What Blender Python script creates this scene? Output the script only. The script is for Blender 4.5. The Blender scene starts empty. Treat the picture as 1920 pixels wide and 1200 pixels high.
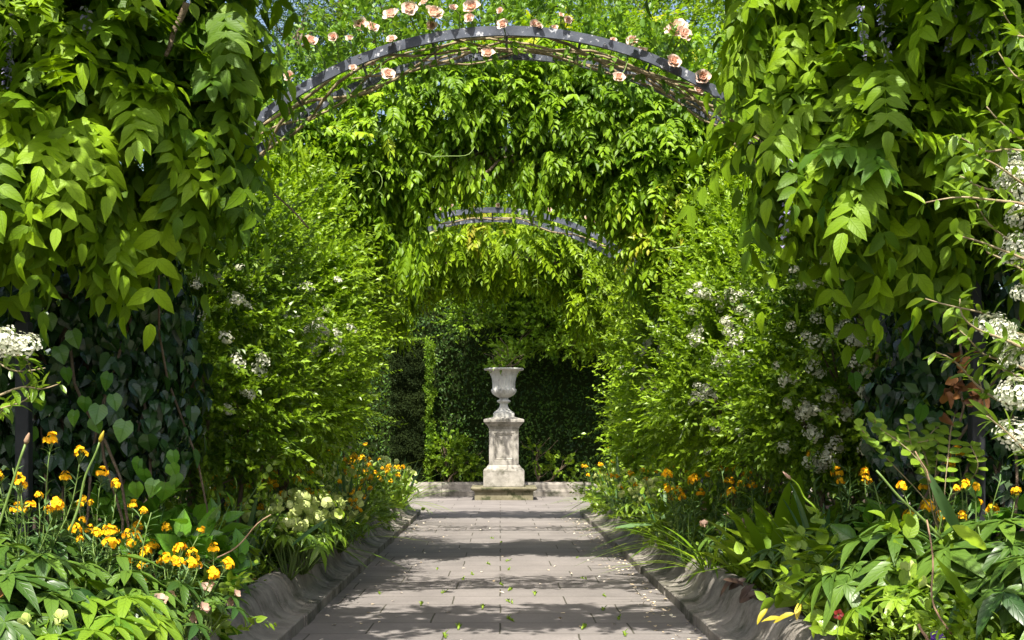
import bpy, math, random
import numpy as np
from mathutils import Vector
R = math.radians
rng = np.random.default_rng(7)
random.seed(7)
scene = bpy.context.scene
COL = scene.collection

# ------------------------------------------------------------------ camera, sky, sun, exposure
cam_d = bpy.data.cameras.new('camera'); cam = bpy.data.objects.new('camera', cam_d); COL.objects.link(cam)
cam.location = (0, 0, 1.2); cam.rotation_euler = (R(90), 0, 0)
cam_d.lens = 45; cam_d.sensor_width = 36; cam_d.shift_x = .0115; cam_d.shift_y = .1146
cam_d.clip_start = .1; cam_d.clip_end = 2000
scene.camera = cam
SUN_EL, SUN_AZ = 59.0, 188.0          # azimuth clockwise from +Y: sun stands behind the viewer, slightly left
world = bpy.data.worlds.new('World'); scene.world = world; world.use_nodes = True
nt = world.node_tree; nt.nodes.clear()
sky = nt.nodes.new('ShaderNodeTexSky'); sky.sky_type = 'NISHITA'; sky.sun_disc = False
sky.sun_elevation = R(SUN_EL); sky.sun_rotation = R(SUN_AZ); sky.air_density = 1.1; sky.dust_density = 4.5
bg = nt.nodes.new('ShaderNodeBackground'); bg.inputs[1].default_value = .12
wo = nt.nodes.new('ShaderNodeOutputWorld')
nt.links.new(sky.outputs[0], bg.inputs[0]); nt.links.new(bg.outputs[0], wo.inputs[0])
sl = bpy.data.lights.new('sun', 'SUN'); sl.energy = 4.9; sl.angle = R(.55); sl.color = (1, .95, .86)
so = bpy.data.objects.new('sun', sl); COL.objects.link(so)
to_sun = Vector((math.sin(R(SUN_AZ))*math.cos(R(SUN_EL)), math.cos(R(SUN_AZ))*math.cos(R(SUN_EL)), math.sin(R(SUN_EL))))
so.rotation_euler = to_sun.to_track_quat('Z', 'Y').to_euler(); so.location = (0, -5, 20)
scene.view_settings.view_transform = 'Standard'; scene.view_settings.look = 'None'
scene.view_settings.exposure = 1.15; scene.view_settings.gamma = 1
scene.cycles.max_bounces = 6; scene.cycles.diffuse_bounces = 3; scene.cycles.transmission_bounces = 4
scene.cycles.glossy_bounces = 2; scene.cycles.caustics_reflective = False; scene.cycles.caustics_refractive = False

# ------------------------------------------------------------------ helpers
def W(px, py, d):                      # a measured bearing in the photograph and a distance along the path -> a place
    return np.array(((px-938)/2400*d, d, 1.2+(820-py)/2400*d))
def nrm(v): return v/np.maximum(np.linalg.norm(v, axis=-1, keepdims=True), 1e-9)
UP = np.array((0., 0., 1.))
def rvec(n, r=rng): return nrm(r.normal(size=(n, 3)))
def wob(P, f=1.0, ph=0.0):             # smooth -1..1 noise
    x, y, z = (P[..., 0]*f, P[..., 1]*f, P[..., 2]*f)
    return (np.sin(1.7*x+2.3*y+ph)+np.sin(2.9*z-1.3*x+ph*2)+np.sin(2.1*y+3.1*z+ph*3+1)+np.sin(4.7*x+3.9*z-2.2*y+ph))/4

class Acc:
    def __init__(s): s.v=[]; s.ls=[]; s.lt=[]; s.li=[]; s.t=[]; s.lv=[]; s.mi=[]; s.nv=0; s.nl=0; s.sm=[]
    def add(s, V, faces, tint=None, lv=None, mi=0, smooth=False):
        """V (n,3); faces list of index tuples, or (loop_idx, totals) arrays"""
        V = np.asarray(V, float).reshape(-1, 3)
        if isinstance(faces, tuple): li, lt = faces
        else:
            lt = np.array([len(f) for f in faces]); li = np.array([i for f in faces for i in f])
        s.v.append(V); s.li.append(np.asarray(li)+s.nv); s.lt.append(np.asarray(lt)); s.nv += len(V)
        nf = len(lt)
        s.t.append(np.full(nf, .5) if tint is None else (np.full(nf, tint) if np.isscalar(tint) else tint))
        s.lv.append(np.zeros((len(V), 3)) if lv is None else lv)
        s.mi.append(np.full(nf, mi)); s.sm.append(np.full(nf, smooth))
        return s
    def mesh(s, name, mats, offset=None):
        me = bpy.data.meshes.new(name)
        V = np.concatenate(s.v); li = np.concatenate(s.li).astype(np.int32); lt = np.concatenate(s.lt).astype(np.int32)
        if offset is not None: V = V-np.asarray(offset)
        ls = np.concatenate(([0], np.cumsum(lt)[:-1])).astype(np.int32)
        me.vertices.add(len(V)); me.vertices.foreach_set('co', V.astype(np.float32).ravel())
        me.loops.add(len(li)); me.loops.foreach_set('vertex_index', li)
        me.polygons.add(len(lt)); me.polygons.foreach_set('loop_start', ls); me.polygons.foreach_set('loop_total', lt)
        me.polygons.foreach_set('material_index', np.concatenate(s.mi).astype(np.int32))
        me.polygons.foreach_set('use_smooth', np.concatenate(s.sm).astype(bool))
        me.update(calc_edges=True)
        a = me.attributes.new('tint', 'FLOAT', 'FACE'); a.data.foreach_set('value', np.concatenate(s.t).astype(np.float32))
        a = me.attributes.new('lv', 'FLOAT_VECTOR', 'POINT'); a.data.foreach_set('vector', np.concatenate(s.lv).astype(np.float32).ravel())
        for m in (mats if isinstance(mats, (list, tuple)) else [mats]): me.materials.append(m)
        return me

def tag(o, label=None, cat=None, group=None, kind=None):
    if label: o['label'] = label
    if cat: o['category'] = cat
    if group: o['group'] = group
    if kind: o['kind'] = kind
    return o
def empty(name, loc, label, cat, group=None):
    o = bpy.data.objects.new(name, None); COL.objects.link(o); o.location = tuple(float(c) for c in loc); o.empty_display_size = .2
    return tag(o, label, cat, group)
def link(name, me, parent=None, loc=None):
    o = bpy.data.objects.new(name, me); COL.objects.link(o)
    if parent: o.parent = parent
    if loc is not None: o.location = tuple(float(c) for c in loc)
    return o
def part(name, acc, mats, parent):      # accumulated in world coordinates, stored relative to the parent thing
    off = np.array(parent.location)
    p = parent.parent
    while p: off = off+np.array(p.location); p = p.parent
    return link(name, acc.mesh(name, mats, off), parent)
def copy_tree(o, parent=None):
    c = o.copy(); COL.objects.link(c)
    if parent: c.parent = parent
    for ch in list(o.children): copy_tree(ch, c)
    return c
ORD = ['first', 'second', 'third', 'fourth', 'fifth', 'sixth', 'seventh', 'eighth', 'ninth', 'tenth', 'eleventh', 'twelfth', 'thirteenth', 'fourteenth',
       'fifteenth', 'sixteenth', 'seventeenth', 'eighteenth', 'nineteenth', 'twentieth']

# ------------------------------------------------------------------ materials
def mat_base(name):
    m = bpy.data.materials.new(name); m.use_nodes = True; n = m.node_tree.nodes; n.clear()
    out = n.new('ShaderNodeOutputMaterial')
    return m, n, m.node_tree.links, out
def leaf_mat(name, c1, c2, rough=.42, spec=.35, trans=.33, veins=False, c3=None, tcol=None):
    m, n, l, out = mat_base(name)
    at = n.new('ShaderNodeAttribute'); at.attribute_name = 'tint'
    cr = n.new('ShaderNodeValToRGB'); e = cr.color_ramp.elements
    e[0].color = (*c1, 1); e[1].color = (*c2, 1); e[0].position = .1; e[1].position = .85 if c3 else .95
    if c3:
        x = e.new(.97); x.color = (*c3, 1)
    l.new(at.outputs['Fac'], cr.inputs[0]); col = cr.outputs[0]
    pr = n.new('ShaderNodeBsdfPrincipled')
    if veins:
        lv = n.new('ShaderNodeAttribute'); lv.attribute_name = 'lv'
        sp = n.new('ShaderNodeSeparateXYZ'); l.new(lv.outputs['Vector'], sp.inputs[0])
        ab = n.new('ShaderNodeMath'); ab.operation = 'ABSOLUTE'; l.new(sp.outputs[1], ab.inputs[0])
        ml = n.new('ShaderNodeMath'); ml.operation = 'MULTIPLY_ADD'; ml.inputs[1].default_value = -.28; l.new(ab.outputs[0], ml.inputs[0]); l.new(sp.outputs[0], ml.inputs[2])
        m2 = n.new('ShaderNodeMath'); m2.operation = 'MULTIPLY'; m2.inputs[1].default_value = 44; l.new(ml.outputs[0], m2.inputs[0])
        sn = n.new('ShaderNodeMath'); sn.operation = 'SINE'; l.new(m2.outputs[0], sn.inputs[0])
        pw = n.new('ShaderNodeMapRange'); pw.inputs[1].default_value = .75; pw.inputs[2].default_value = 1; l.new(sn.outputs[0], pw.inputs[0])
        mid = n.new('ShaderNodeMapRange'); mid.inputs[1].default_value = .10; mid.inputs[2].default_value = .02; l.new(ab.outputs[0], mid.inputs[0])
        mx = n.new('ShaderNodeMath'); mx.operation = 'MAXIMUM'; l.new(pw.outputs[0], mx.inputs[0]); l.new(mid.outputs[0], mx.inputs[1])
        mc = n.new('ShaderNodeMixRGB'); mc.blend_type = 'MULTIPLY'; mc.inputs[2].default_value = (.72, .74, .6, 1)
        sc_ = n.new('ShaderNodeMath'); sc_.operation = 'MULTIPLY'; sc_.inputs[1].default_value = .6; l.new(mx.outputs[0], sc_.inputs[0])
        l.new(sc_.outputs[0], mc.inputs[0]); l.new(col, mc.inputs[1]); col = mc.outputs[0]
        bp = n.new('ShaderNodeBump'); bp.inputs['Strength'].default_value = .35; bp.inputs['Distance'].default_value = .003; bp.invert = True
        l.new(mx.outputs[0], bp.inputs['Height']); l.new(bp.outputs[0], pr.inputs['Normal'])
    pr.inputs['Roughness'].default_value = rough; pr.inputs['Specular IOR Level'].default_value = spec
    l.new(col, pr.inputs['Base Color'])
    tr = n.new('ShaderNodeBsdfTranslucent')
    mt = n.new('ShaderNodeMixRGB'); mt.blend_type = 'MULTIPLY'; mt.inputs[0].default_value = 1; mt.inputs[2].default_value = (*(tcol or (1.4, 1.4, .55)), 1)
    l.new(col, mt.inputs[1]); l.new(mt.outputs[0], tr.inputs[0])
    ms = n.new('ShaderNodeMixShader'); ms.inputs[0].default_value = trans
    l.new(pr.outputs[0], ms.inputs[1]); l.new(tr.outputs[0], ms.inputs[2]); l.new(ms.outputs[0], out.inputs[0])
    return m
def rough_mat(name, c1, c2, scale=6, rough=.8, bump=.3, bdist=.01, c3=None, thr=(.6, .68), scale3=9, detail=8, fine=None):
    m, n, l, out = mat_base(name)
    tc = n.new('ShaderNodeTexCoord')
    nz = n.new('ShaderNodeTexNoise'); nz.inputs['Scale'].default_value = scale; nz.inputs['Detail'].default_value = detail; nz.inputs['Roughness'].default_value = .65
    l.new(tc.outputs['Object'], nz.inputs['Vector'])
    cr = n.new('ShaderNodeValToRGB'); e = cr.color_ramp.elements; e[0].position = .3; e[1].position = .72
    e[0].color = (*c1, 1); e[1].color = (*c2, 1); l.new(nz.outputs[0], cr.inputs[0]); col = cr.outputs[0]
    if c3:
        n3 = n.new('ShaderNodeTexNoise'); n3.inputs['Scale'].default_value = scale3; n3.inputs['Detail'].default_value = 6; n3.inputs['Roughness'].default_value = .7
        mp = n.new('ShaderNodeMapping'); mp.inputs['Location'].default_value = (7, 3, 1); l.new(tc.outputs['Object'], mp.inputs[0]); l.new(mp.outputs[0], n3.inputs['Vector'])
        mr = n.new('ShaderNodeMapRange'); mr.inputs[1].default_value = thr[0]; mr.inputs[2].default_value = thr[1]; l.new(n3.outputs[0], mr.inputs[0])
        mc = n.new('ShaderNodeMixRGB'); mc.inputs[2].default_value = (*c3, 1); l.new(mr.outputs[0], mc.inputs[0]); l.new(col, mc.inputs[1]); col = mc.outputs[0]
    pr = n.new('ShaderNodeBsdfPrincipled'); pr.inputs['Roughness'].default_value = rough; pr.inputs['Specular IOR Level'].default_value = .25
    l.new(col, pr.inputs['Base Color'])
    nb = n.new('ShaderNodeTexNoise'); nb.inputs['Scale'].default_value = fine or scale*7; nb.inputs['Detail'].default_value = 6; l.new(tc.outputs['Object'], nb.inputs['Vector'])
    bp = n.new('ShaderNodeBump'); bp.inputs['Strength'].default_value = bump; bp.inputs['Distance'].default_value = bdist
    l.new(nb.outputs[0], bp.inputs['Height']); l.new(bp.outputs[0], pr.inputs['Normal']); l.new(pr.outputs[0], out.inputs[0])
    return m
M = {}
M['wist_near'] = leaf_mat('wisteria_leaf', (.035, .095, .003), (.235, .375, .008), veins=True, trans=.29, rough=.5, spec=.22)
M['wist'] = leaf_mat('wisteria_leaf_far', (.06, .135, .005), (.25, .40, .014), trans=.40, spec=.22, c3=(.38, .37, .03))
M['wist_far'] = leaf_mat('wisteria_leaf_farther', (.07, .14, .004), (.27, .39, .010), trans=.40, spec=.22, c3=(.32, .28, .03))
M['fire'] = leaf_mat('firethorn_leaf', (.045, .105, .007), (.26, .40, .020), rough=.36, spec=.42, trans=.36)
M['fire_near'] = leaf_mat('firethorn_leaf_near', (.06, .14, .010), (.20, .31, .02), rough=.32, spec=.5, trans=.28, veins=True)
M['rose_leaf'] = leaf_mat('rose_leaf', (.05, .13, .012), (.17, .30, .03), trans=.35)
M['ivy'] = leaf_mat('ivy_leaf', (.010, .038, .010), (.045, .115, .018), rough=.27, spec=.6, trans=.10, veins=True)
M['ivy_bright'] = leaf_mat('ivy_leaf_bright', (.05, .16, .015), (.12, .27, .02), rough=.25, spec=.6, trans=.2, veins=True)
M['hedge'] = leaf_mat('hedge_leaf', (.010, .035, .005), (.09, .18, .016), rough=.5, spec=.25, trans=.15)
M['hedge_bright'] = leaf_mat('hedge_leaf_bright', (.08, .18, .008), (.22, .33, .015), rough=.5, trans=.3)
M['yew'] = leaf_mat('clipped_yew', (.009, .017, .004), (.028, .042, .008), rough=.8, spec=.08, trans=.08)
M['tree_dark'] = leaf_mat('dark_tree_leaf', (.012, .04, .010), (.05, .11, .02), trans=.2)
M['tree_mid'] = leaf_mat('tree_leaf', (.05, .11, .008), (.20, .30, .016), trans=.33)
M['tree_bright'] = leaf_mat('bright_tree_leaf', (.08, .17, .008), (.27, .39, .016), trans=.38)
M['beech'] = leaf_mat('beech_leaf', (.06, .14, .010), (.23, .36, .016), trans=.33)
M['helle'] = leaf_mat('hellebore_leaf', (.022, .062, .010), (.10, .18, .020), rough=.38, spec=.4, trans=.15, veins=True)
M['helle_bright'] = leaf_mat('hellebore_leaf_fresh', (.06, .15, .010), (.20, .31, .02), rough=.35, spec=.5, trans=.25, veins=True)
M['border_leaf'] = leaf_mat('border_leaf', (.05, .12, .010), (.20, .30, .020), rough=.38, spec=.4, trans=.28)
M['wall_leaf'] = leaf_mat('wallflower_leaf', (.04, .10, .03), (.12, .21, .06), rough=.5, trans=.2)
M['fern'] = leaf_mat('fern_frond', (.11, .22, .010), (.25, .36, .02), rough=.38, trans=.35)
M['iris'] = leaf_mat('iris_blade', (.05, .13, .04), (.13, .22, .08), rough=.45, trans=.2)
M['stem'] = leaf_mat('green_stem', (.09, .16, .03), (.18, .26, .06), rough=.5, trans=.05)
M['drystem'] = rough_mat('dry_stem', (.22, .13, .08), (.35, .24, .15), 30)
M['orange'] = leaf_mat('orange_petal', (.88, .33, .006), (.95, .66, .02), rough=.6, spec=.1, trans=.3, tcol=(1.05, 1, .6))
M['white'] = leaf_mat('white_blossom', (.46, .49, .34), (.76, .75, .62), rough=.7, spec=.1, trans=.25, tcol=(1, 1, .9))
M['rose'] = leaf_mat('rose_petal', (.76, .46, .33), (.88, .70, .60), rough=.6, spec=.15, trans=.3, tcol=(1.05, .95, .85))
M['hflower'] = leaf_mat('hellebore_flower', (.42, .54, .10), (.70, .76, .32), rough=.5, trans=.3, tcol=(1.05, 1.05, .7))
M['hpink'] = leaf_mat('faded_hellebore', (.45, .28, .20), (.68, .48, .38), rough=.6, trans=.3, tcol=(1.05, 1, .8))
M['purple'] = leaf_mat('wisteria_blossom', (.22, .20, .42), (.50, .48, .66), rough=.7, trans=.3, tcol=(1, 1, 1.05))
M['brown'] = leaf_mat('dead_leaf', (.10, .04, .015), (.34, .15, .04), rough=.6, trans=.2, tcol=(1.2, 1, .7))
M['yellowleaf'] = leaf_mat('yellow_leaf', (.35, .30, .02), (.55, .42, .04), rough=.5, trans=.3)
M['darkleaf'] = leaf_mat('withered_leaf', (.03, .018, .012), (.06, .035, .02), rough=.5, trans=.1)
M['violet'] = leaf_mat('pansy_petal', (.06, .02, .16), (.12, .04, .28), rough=.5, trans=.1, tcol=(1, 1, 1))
M['redpetal'] = leaf_mat('dark_red_petal', (.10, .004, .004), (.35, .05, .008), rough=.5, trans=.2, tcol=(1, 1, 1))
M['petal'] = leaf_mat('fallen_petal', (.55, .42, .25), (.85, .76, .62), rough=.7, trans=.1, tcol=(1, 1, 1))
M['bark'] = rough_mat('bark', (.10, .07, .045), (.24, .18, .12), 14, bump=.8, bdist=.02)
M['rosecane'] = rough_mat('rose_cane', (.20, .15, .08), (.36, .30, .18), 18, bump=.4)
M['soil'] = rough_mat('soil', (.025, .016, .010), (.07, .045, .028), 7, rough=.95, bump=1, bdist=.03)
M['grassg'] = rough_mat('ground', (.02, .04, .010), (.04, .07, .015), 2, rough=.95, bump=1, bdist=.05)
M['metal'] = rough_mat('weathered_paint', (.036, .043, .058), (.105, .118, .15), 9, rough=.5, bump=.15, bdist=.003, c3=(.42, .43, .46), thr=(.58, .64), scale3=26)
M['post'] = rough_mat('black_paint', (.014, .015, .017), (.032, .034, .038), 9, rough=.5, bump=.1)
M['kerb'] = rough_mat('edging_stone', (.145, .13, .11), (.31, .283, .243), 4.5, rough=.9, bump=.8, bdist=.010, c3=(.060, .062, .040), thr=(.50, .66), scale3=2.6, fine=60)
M['urn'] = rough_mat('pale_stone', (.31, .305, .275), (.52, .51, .47), 7, rough=.8, bump=.4, bdist=.006, c3=(.17, .165, .14), thr=(.54, .72), scale3=6)
M['ped'] = rough_mat('pedestal_stone', (.21, .195, .165), (.39, .365, .32), 6, rough=.85, bump=.5, bdist=.008, c3=(.10, .095, .07), thr=(.50, .68), scale3=4)
M['slab'] = rough_mat('mossy_slab', (.11, .10, .06), (.24, .215, .14), 5, rough=.9, bump=.5, bdist=.006, c3=(.06, .065, .03), thr=(.5, .6), scale3=5)

def paving():
    m, n, l, out = mat_base('sandstone_paving')
    tc = n.new('ShaderNodeTexCoord')
    dist = n.new('ShaderNodeTexNoise'); dist.inputs['Scale'].default_value = 2.2; dist.inputs['Detail'].default_value = 4; l.new(tc.outputs['Object'], dist.inputs['Vector'])
    dm = n.new('ShaderNodeMixRGB'); dm.blend_type = 'LINEAR_LIGHT'; dm.inputs[0].default_value = .012; l.new(tc.outputs['Object'], dm.inputs[1]); l.new(dist.outputs['Color'], dm.inputs[2])
    br = n.new('ShaderNodeTexBrick'); l.new(dm.outputs[0], br.inputs['Vector'])
    br.inputs['Scale'].default_value = 1; br.inputs['Brick Width'].default_value = .82; br.inputs['Row Height'].default_value = .46
    br.inputs['Mortar Size'].default_value = .006; br.inputs['Mortar Smooth'].default_value = .2; br.offset = .42; br.offset_frequency = 2; br.squash = 1.3; br.squash_frequency = 3
    br.inputs['Color1'].default_value = (.203, .183, .170, 1); br.inputs['Color2'].default_value = (.172, .156, .145, 1); br.inputs['Mortar'].default_value = (.07, .065, .05, 1)
    nz = n.new('ShaderNodeTexNoise'); nz.inputs['Scale'].default_value = 1.1; nz.inputs['Detail'].default_value = 9; nz.inputs['Roughness'].default_value = .65; l.new(tc.outputs['Object'], nz.inputs['Vector'])
    mr = n.new('ShaderNodeMapRange'); mr.inputs[1].default_value = .3; mr.inputs[2].default_value = .7; mr.inputs[3].default_value = .76; mr.inputs[4].default_value = 1.16; l.new(nz.outputs[0], mr.inputs[0])
    mu = n.new('ShaderNodeVectorMath'); mu.operation = 'SCALE'; l.new(br.outputs['Color'], mu.inputs[0]); l.new(mr.outputs[0], mu.inputs['Scale'])
    n2 = n.new('ShaderNodeTexNoise'); n2.inputs['Scale'].default_value = 45; n2.inputs['Detail'].default_value = 5; l.new(tc.outputs['Object'], n2.inputs['Vector'])
    m2 = n.new('ShaderNodeMapRange'); m2.inputs[1].default_value = .35; m2.inputs[2].default_value = .7; m2.inputs[3].default_value = .9; m2.inputs[4].default_value = 1.08; l.new(n2.outputs[0], m2.inputs[0])
    mv = n.new('ShaderNodeVectorMath'); mv.operation = 'SCALE'; l.new(mu.outputs[0], mv.inputs[0]); l.new(m2.outputs[0], mv.inputs['Scale'])
    pr = n.new('ShaderNodeBsdfPrincipled'); pr.inputs['Roughness'].default_value = .85; pr.inputs['Specular IOR Level'].default_value = .2; l.new(mv.outputs[0], pr.inputs['Base Color'])
    inv = n.new('ShaderNodeMath'); inv.operation = 'MULTIPLY_ADD'; inv.inputs[1].default_value = -1; inv.inputs[2].default_value = 1; l.new(br.outputs['Fac'], inv.inputs[0])
    ad = n.new('ShaderNodeMath'); ad.operation = 'MULTIPLY_ADD'; ad.inputs[1].default_value = .35; l.new(nz.outputs[0], ad.inputs[0]); l.new(inv.outputs[0], ad.inputs[2])
    a2 = n.new('ShaderNodeMath'); a2.operation = 'MULTIPLY_ADD'; a2.inputs[1].default_value = .12; l.new(n2.outputs[0], a2.inputs[0]); l.new(ad.outputs[0], a2.inputs[2])
    bp = n.new('ShaderNodeBump'); bp.inputs['Strength'].default_value = .6; bp.inputs['Distance'].default_value = .012; l.new(a2.outputs[0], bp.inputs['Height'])
    l.new(bp.outputs[0], pr.inputs['Normal']); l.new(pr.outputs[0], out.inputs[0])
    return m
M['paving'] = paving()

# ------------------------------------------------------------------ leaf builders (vectorised)
def template(ts, ws):
    """stations t with half widths w (0 at both ends) -> verts (t,s), faces"""
    V = [(0., 0.)]; F = []; rows = []
    for t, w in zip(ts, ws):
        i = len(V); V += [(t, -w), (t, 0.), (t, w)]; rows.append((i, i+1, i+2))
    tip = len(V); V.append((1., 0.))
    a = rows[0]; F += [(0, a[1], a[0]), (0, a[2], a[1])]
    for a, b in zip(rows, rows[1:]): F += [(a[0], a[1], b[1], b[0]), (a[1], a[2], b[2], b[1])]
    a = rows[-1]; F += [(a[0], a[1], tip), (a[1], a[2], tip)]
    return np.array(V), F
T_LO = (np.array([(0, 0), (.42, -1), (.42, 1), (1, 0)], float), [(0, 3, 1), (0, 2, 3)])
T_MD = template([.35, .7], [1, .72])
T_OV = template([.12, .32, .55, .76, .9], [.72, 1, .9, .55, .2])            # ovate, drawn-out tip
T_EL = template([.14, .38, .62, .86], [.6, .95, 1, .55])                     # elliptic, blunt
T_LN = template([.2, .45, .7, .9], [.7, 1, .85, .4])                          # lanceolate
T_ST = template([.08, .2, .32, .44, .56, .68, .8, .92], [.45, .7, .85, 1, 1, .95, .8, .45])   # strap
def fan_template(outline):              # flat star-convex outline round (0.35,0)
    V = [(.35, 0.)]+outline; k = len(outline)
    return np.array(V, float), [(0, 1+i, 1+(i+1) % k) for i in range(k)]
T_IVY = fan_template([(0, 0), (-.12, -.45), (.1, -.95), (.38, -.72), (.62, -.62), (1, 0), (.62, .62), (.38, .72), (.1, .95), (-.12, .45)])
T_HEART = fan_template([(0, 0), (-.1, -.4), (.08, -.8), (.35, -.95), (.65, -.62), (.85, -.28), (1, 0), (.85, .28), (.65, .62), (.35, .95), (.08, .8), (-.1, .4)])
T_PENT = (np.array([(0, 0)]+[(math.cos(a), math.sin(a)) for a in np.linspace(0, 2*math.pi, 6)[:-1]]), [(0, 1+i, 1+(i+1) % 5) for i in range(5)])

def leaves(acc, P, D, N, L, Wd, tint, T=T_LO, fold=.35, curl=.2, wave=0., mi=0, smooth=False, wavef=3.0, r=rng):
    n = len(P)
    if n == 0: return
    tv, F = T; k = len(tv)
    D = nrm(D); N = nrm(N-(N*D).sum(1, keepdims=True)*D); B = np.cross(N, D)
    L = np.broadcast_to(np.asarray(L, float), (n,)); Wd = np.broadcast_to(np.asarray(Wd, float), (n,))
    fo = fold*(.5+r.random(n)); cu = curl*(.3+1.4*r.random(n))
    t = tv[:, 0][None]; s = tv[:, 1][None]
    x = t*L[:, None]; y = s*Wd[:, None]/2
    z = fo[:, None]*np.abs(y)-cu[:, None]*L[:, None]*t**2
    if wave:
        ph = r.random(n)[:, None]*6.28
        z = z+wave*Wd[:, None]*np.sin(t*wavef*6.28+ph+s*1.2)*np.abs(s)
    V = P[:, None]+D[:, None]*x[..., None]+B[:, None]*y[..., None]+N[:, None]*z[..., None]
    lt = np.array([len(f) for f in F]); li = np.array([i for f in F for i in f])
    LI = (li[None]+(np.arange(n)*k)[:, None]).ravel(); LT = np.tile(lt, n)
    tint = np.broadcast_to(np.asarray(tint, float), (n,))
    lv = np.zeros((n, k, 3)); lv[..., 0] = t; lv[..., 1] = s; lv[..., 2] = tint[:, None]
    acc.add(V.reshape(-1, 3), (LI, LT), np.repeat(tint, len(F)), lv.reshape(-1, 3), mi, smooth)
def tint_of(P, f=.9, ph=0, amp=.35, spread=.35, base=.5):
    return np.clip(base+amp*wob(P, f, ph)+spread*(rng.random(len(P))-.5)*2, 0, .94)

def tube(acc, pts, rad, sides=5, mi=0, tint=.5):
    pts = np.asarray(pts, float); n = len(pts); rad = np.broadcast_to(np.asarray(rad, float), (n,))
    T = nrm(np.gradient(pts, axis=0)); ref = np.array((.31, .23, .92)) if abs(T[0][2]) < .9 else np.array((1., .1, .05))
    A = nrm(np.cross(T, ref)); Bv = np.cross(T, A)
    a = np.linspace(0, 2*math.pi, sides+1)[:-1]
    V = pts[:, None]+rad[:, None, None]*(A[:, None]*np.cos(a)[None, :, None]+Bv[:, None]*np.sin(a)[None, :, None])
    F = []
    for i in range(n-1):
        for j in range(sides):
            k = (j+1) % sides; F.append((i*sides+j, i*sides+k, (i+1)*sides+k, (i+1)*sides+j))
    F.append(tuple(range(sides))[::-1]); F.append(tuple((n-1)*sides+j for j in range(sides)))
    acc.add(V.reshape(-1, 3), F, tint, mi=mi, smooth=True)
def wander(a, b, n=10, amp=.05, sag=0., seed=0):
    r = np.random.default_rng(seed); a = np.asarray(a, float); b = np.asarray(b, float); t = np.linspace(0, 1, n)
    P = a+(b-a)*t[:, None]; ph = r.random((3, 3))*6.28
    off = np.stack([sum(np.sin(t*(k+1)*3.1+ph[i, k])/(k+1) for k in range(3)) for i in range(3)], 1)
    off -= off[0]*(1-t)[:, None]+off[-1]*t[:, None]
    P = P+amp*off; P[:, 2] -= sag*4*t*(1-t)
    return P

def box(acc, x0, x1, y0, y1, z0, z1, bev=0., mi=0, taper=0.):
    if bev <= 0:
        V = [(x0, y0, z0), (x1, y0, z0), (x1, y1, z0), (x0, y1, z0), (x0+taper, y0+taper, z1), (x1-taper, y0+taper, z1), (x1-taper, y1-taper, z1), (x0+taper, y1-taper, z1)]
        acc.add(V, [(3, 2, 1, 0), (4, 5, 6, 7), (0, 1, 5, 4), (1, 2, 6, 5), (2, 3, 7, 6), (3, 0, 4, 7)], mi=mi)
    else:
        zs = [(z0, bev), (z0+bev, 0), (z1-bev, 0), (z1, bev)]
        stack_rect(acc, (x0+x1)/2, (y0+y1)/2, [((x1-x0)/2-i, (y1-y0)/2-i, z) for z, i in zs], bev, mi)
def stack_rect(acc, cx, cy, levels, c=.004, mi=0):
    """square-plan moulding: levels = (half x, half y, z), corners chamfered by c"""
    V = []; F = []
    for hx, hy, z in levels:
        V += [(cx-hx+c, cy-hy, z), (cx+hx-c, cy-hy, z), (cx+hx, cy-hy+c, z), (cx+hx, cy+hy-c, z), (cx+hx-c, cy+hy, z), (cx-hx+c, cy+hy, z), (cx-hx, cy+hy-c, z), (cx-hx, cy-hy+c, z)]
    n = len(levels)
    for i in range(n-1):
        for j in range(8): k = (j+1) % 8; F.append((i*8+j, i*8+k, i*8+8+k, i*8+8+j))
    F.append(tuple(range(8))[::-1]); F.append(tuple((n-1)*8+j for j in range(8)))
    acc.add(V, F, mi=mi)

# sampling the outer shell of a union of ellipsoids
def shell(blobs, n, depth=.35, bump=.16, bf=3.0, back=.45, r=rng, zmin=None):
    Bl = np.array(blobs, float); C = Bl[:, :3]; Rr = Bl[:, 3:6]
    w = (Rr[:, 0]*Rr[:, 1]+Rr[:, 1]*Rr[:, 2]+Rr[:, 0]*Rr[:, 2]); w = w/w.sum()
    Ps = []; Ns = []; got = 0
    while got < n:
        m = int((n-got)*1.8)+50
        i = r.choice(len(Bl), m, p=w); u = rvec(m, r)
        f = 1-depth*r.random(m)**1.3
        P = C[i]+u*Rr[i]*(f*(1+bump*wob(C[i]*3+u*bf, 1.0)))[:, None]
        N = nrm(u/Rr[i])
        q = (((P[:, None]-C[None])/Rr[None])**2).sum(2); q[np.arange(m), i] = 9
        ok = (q.min(1) > .55) if len(Bl) > 1 else np.ones(m, bool)
        ok &= ~((N[:, 1] > .35) & (r.random(m) > back))
        if zmin is not None: ok &= P[:, 2] > zmin
        Ps.append(P[ok]); Ns.append(N[ok]); got += int(ok.sum())
    return np.concatenate(Ps)[:n], np.concatenate(Ns)[:n]

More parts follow.
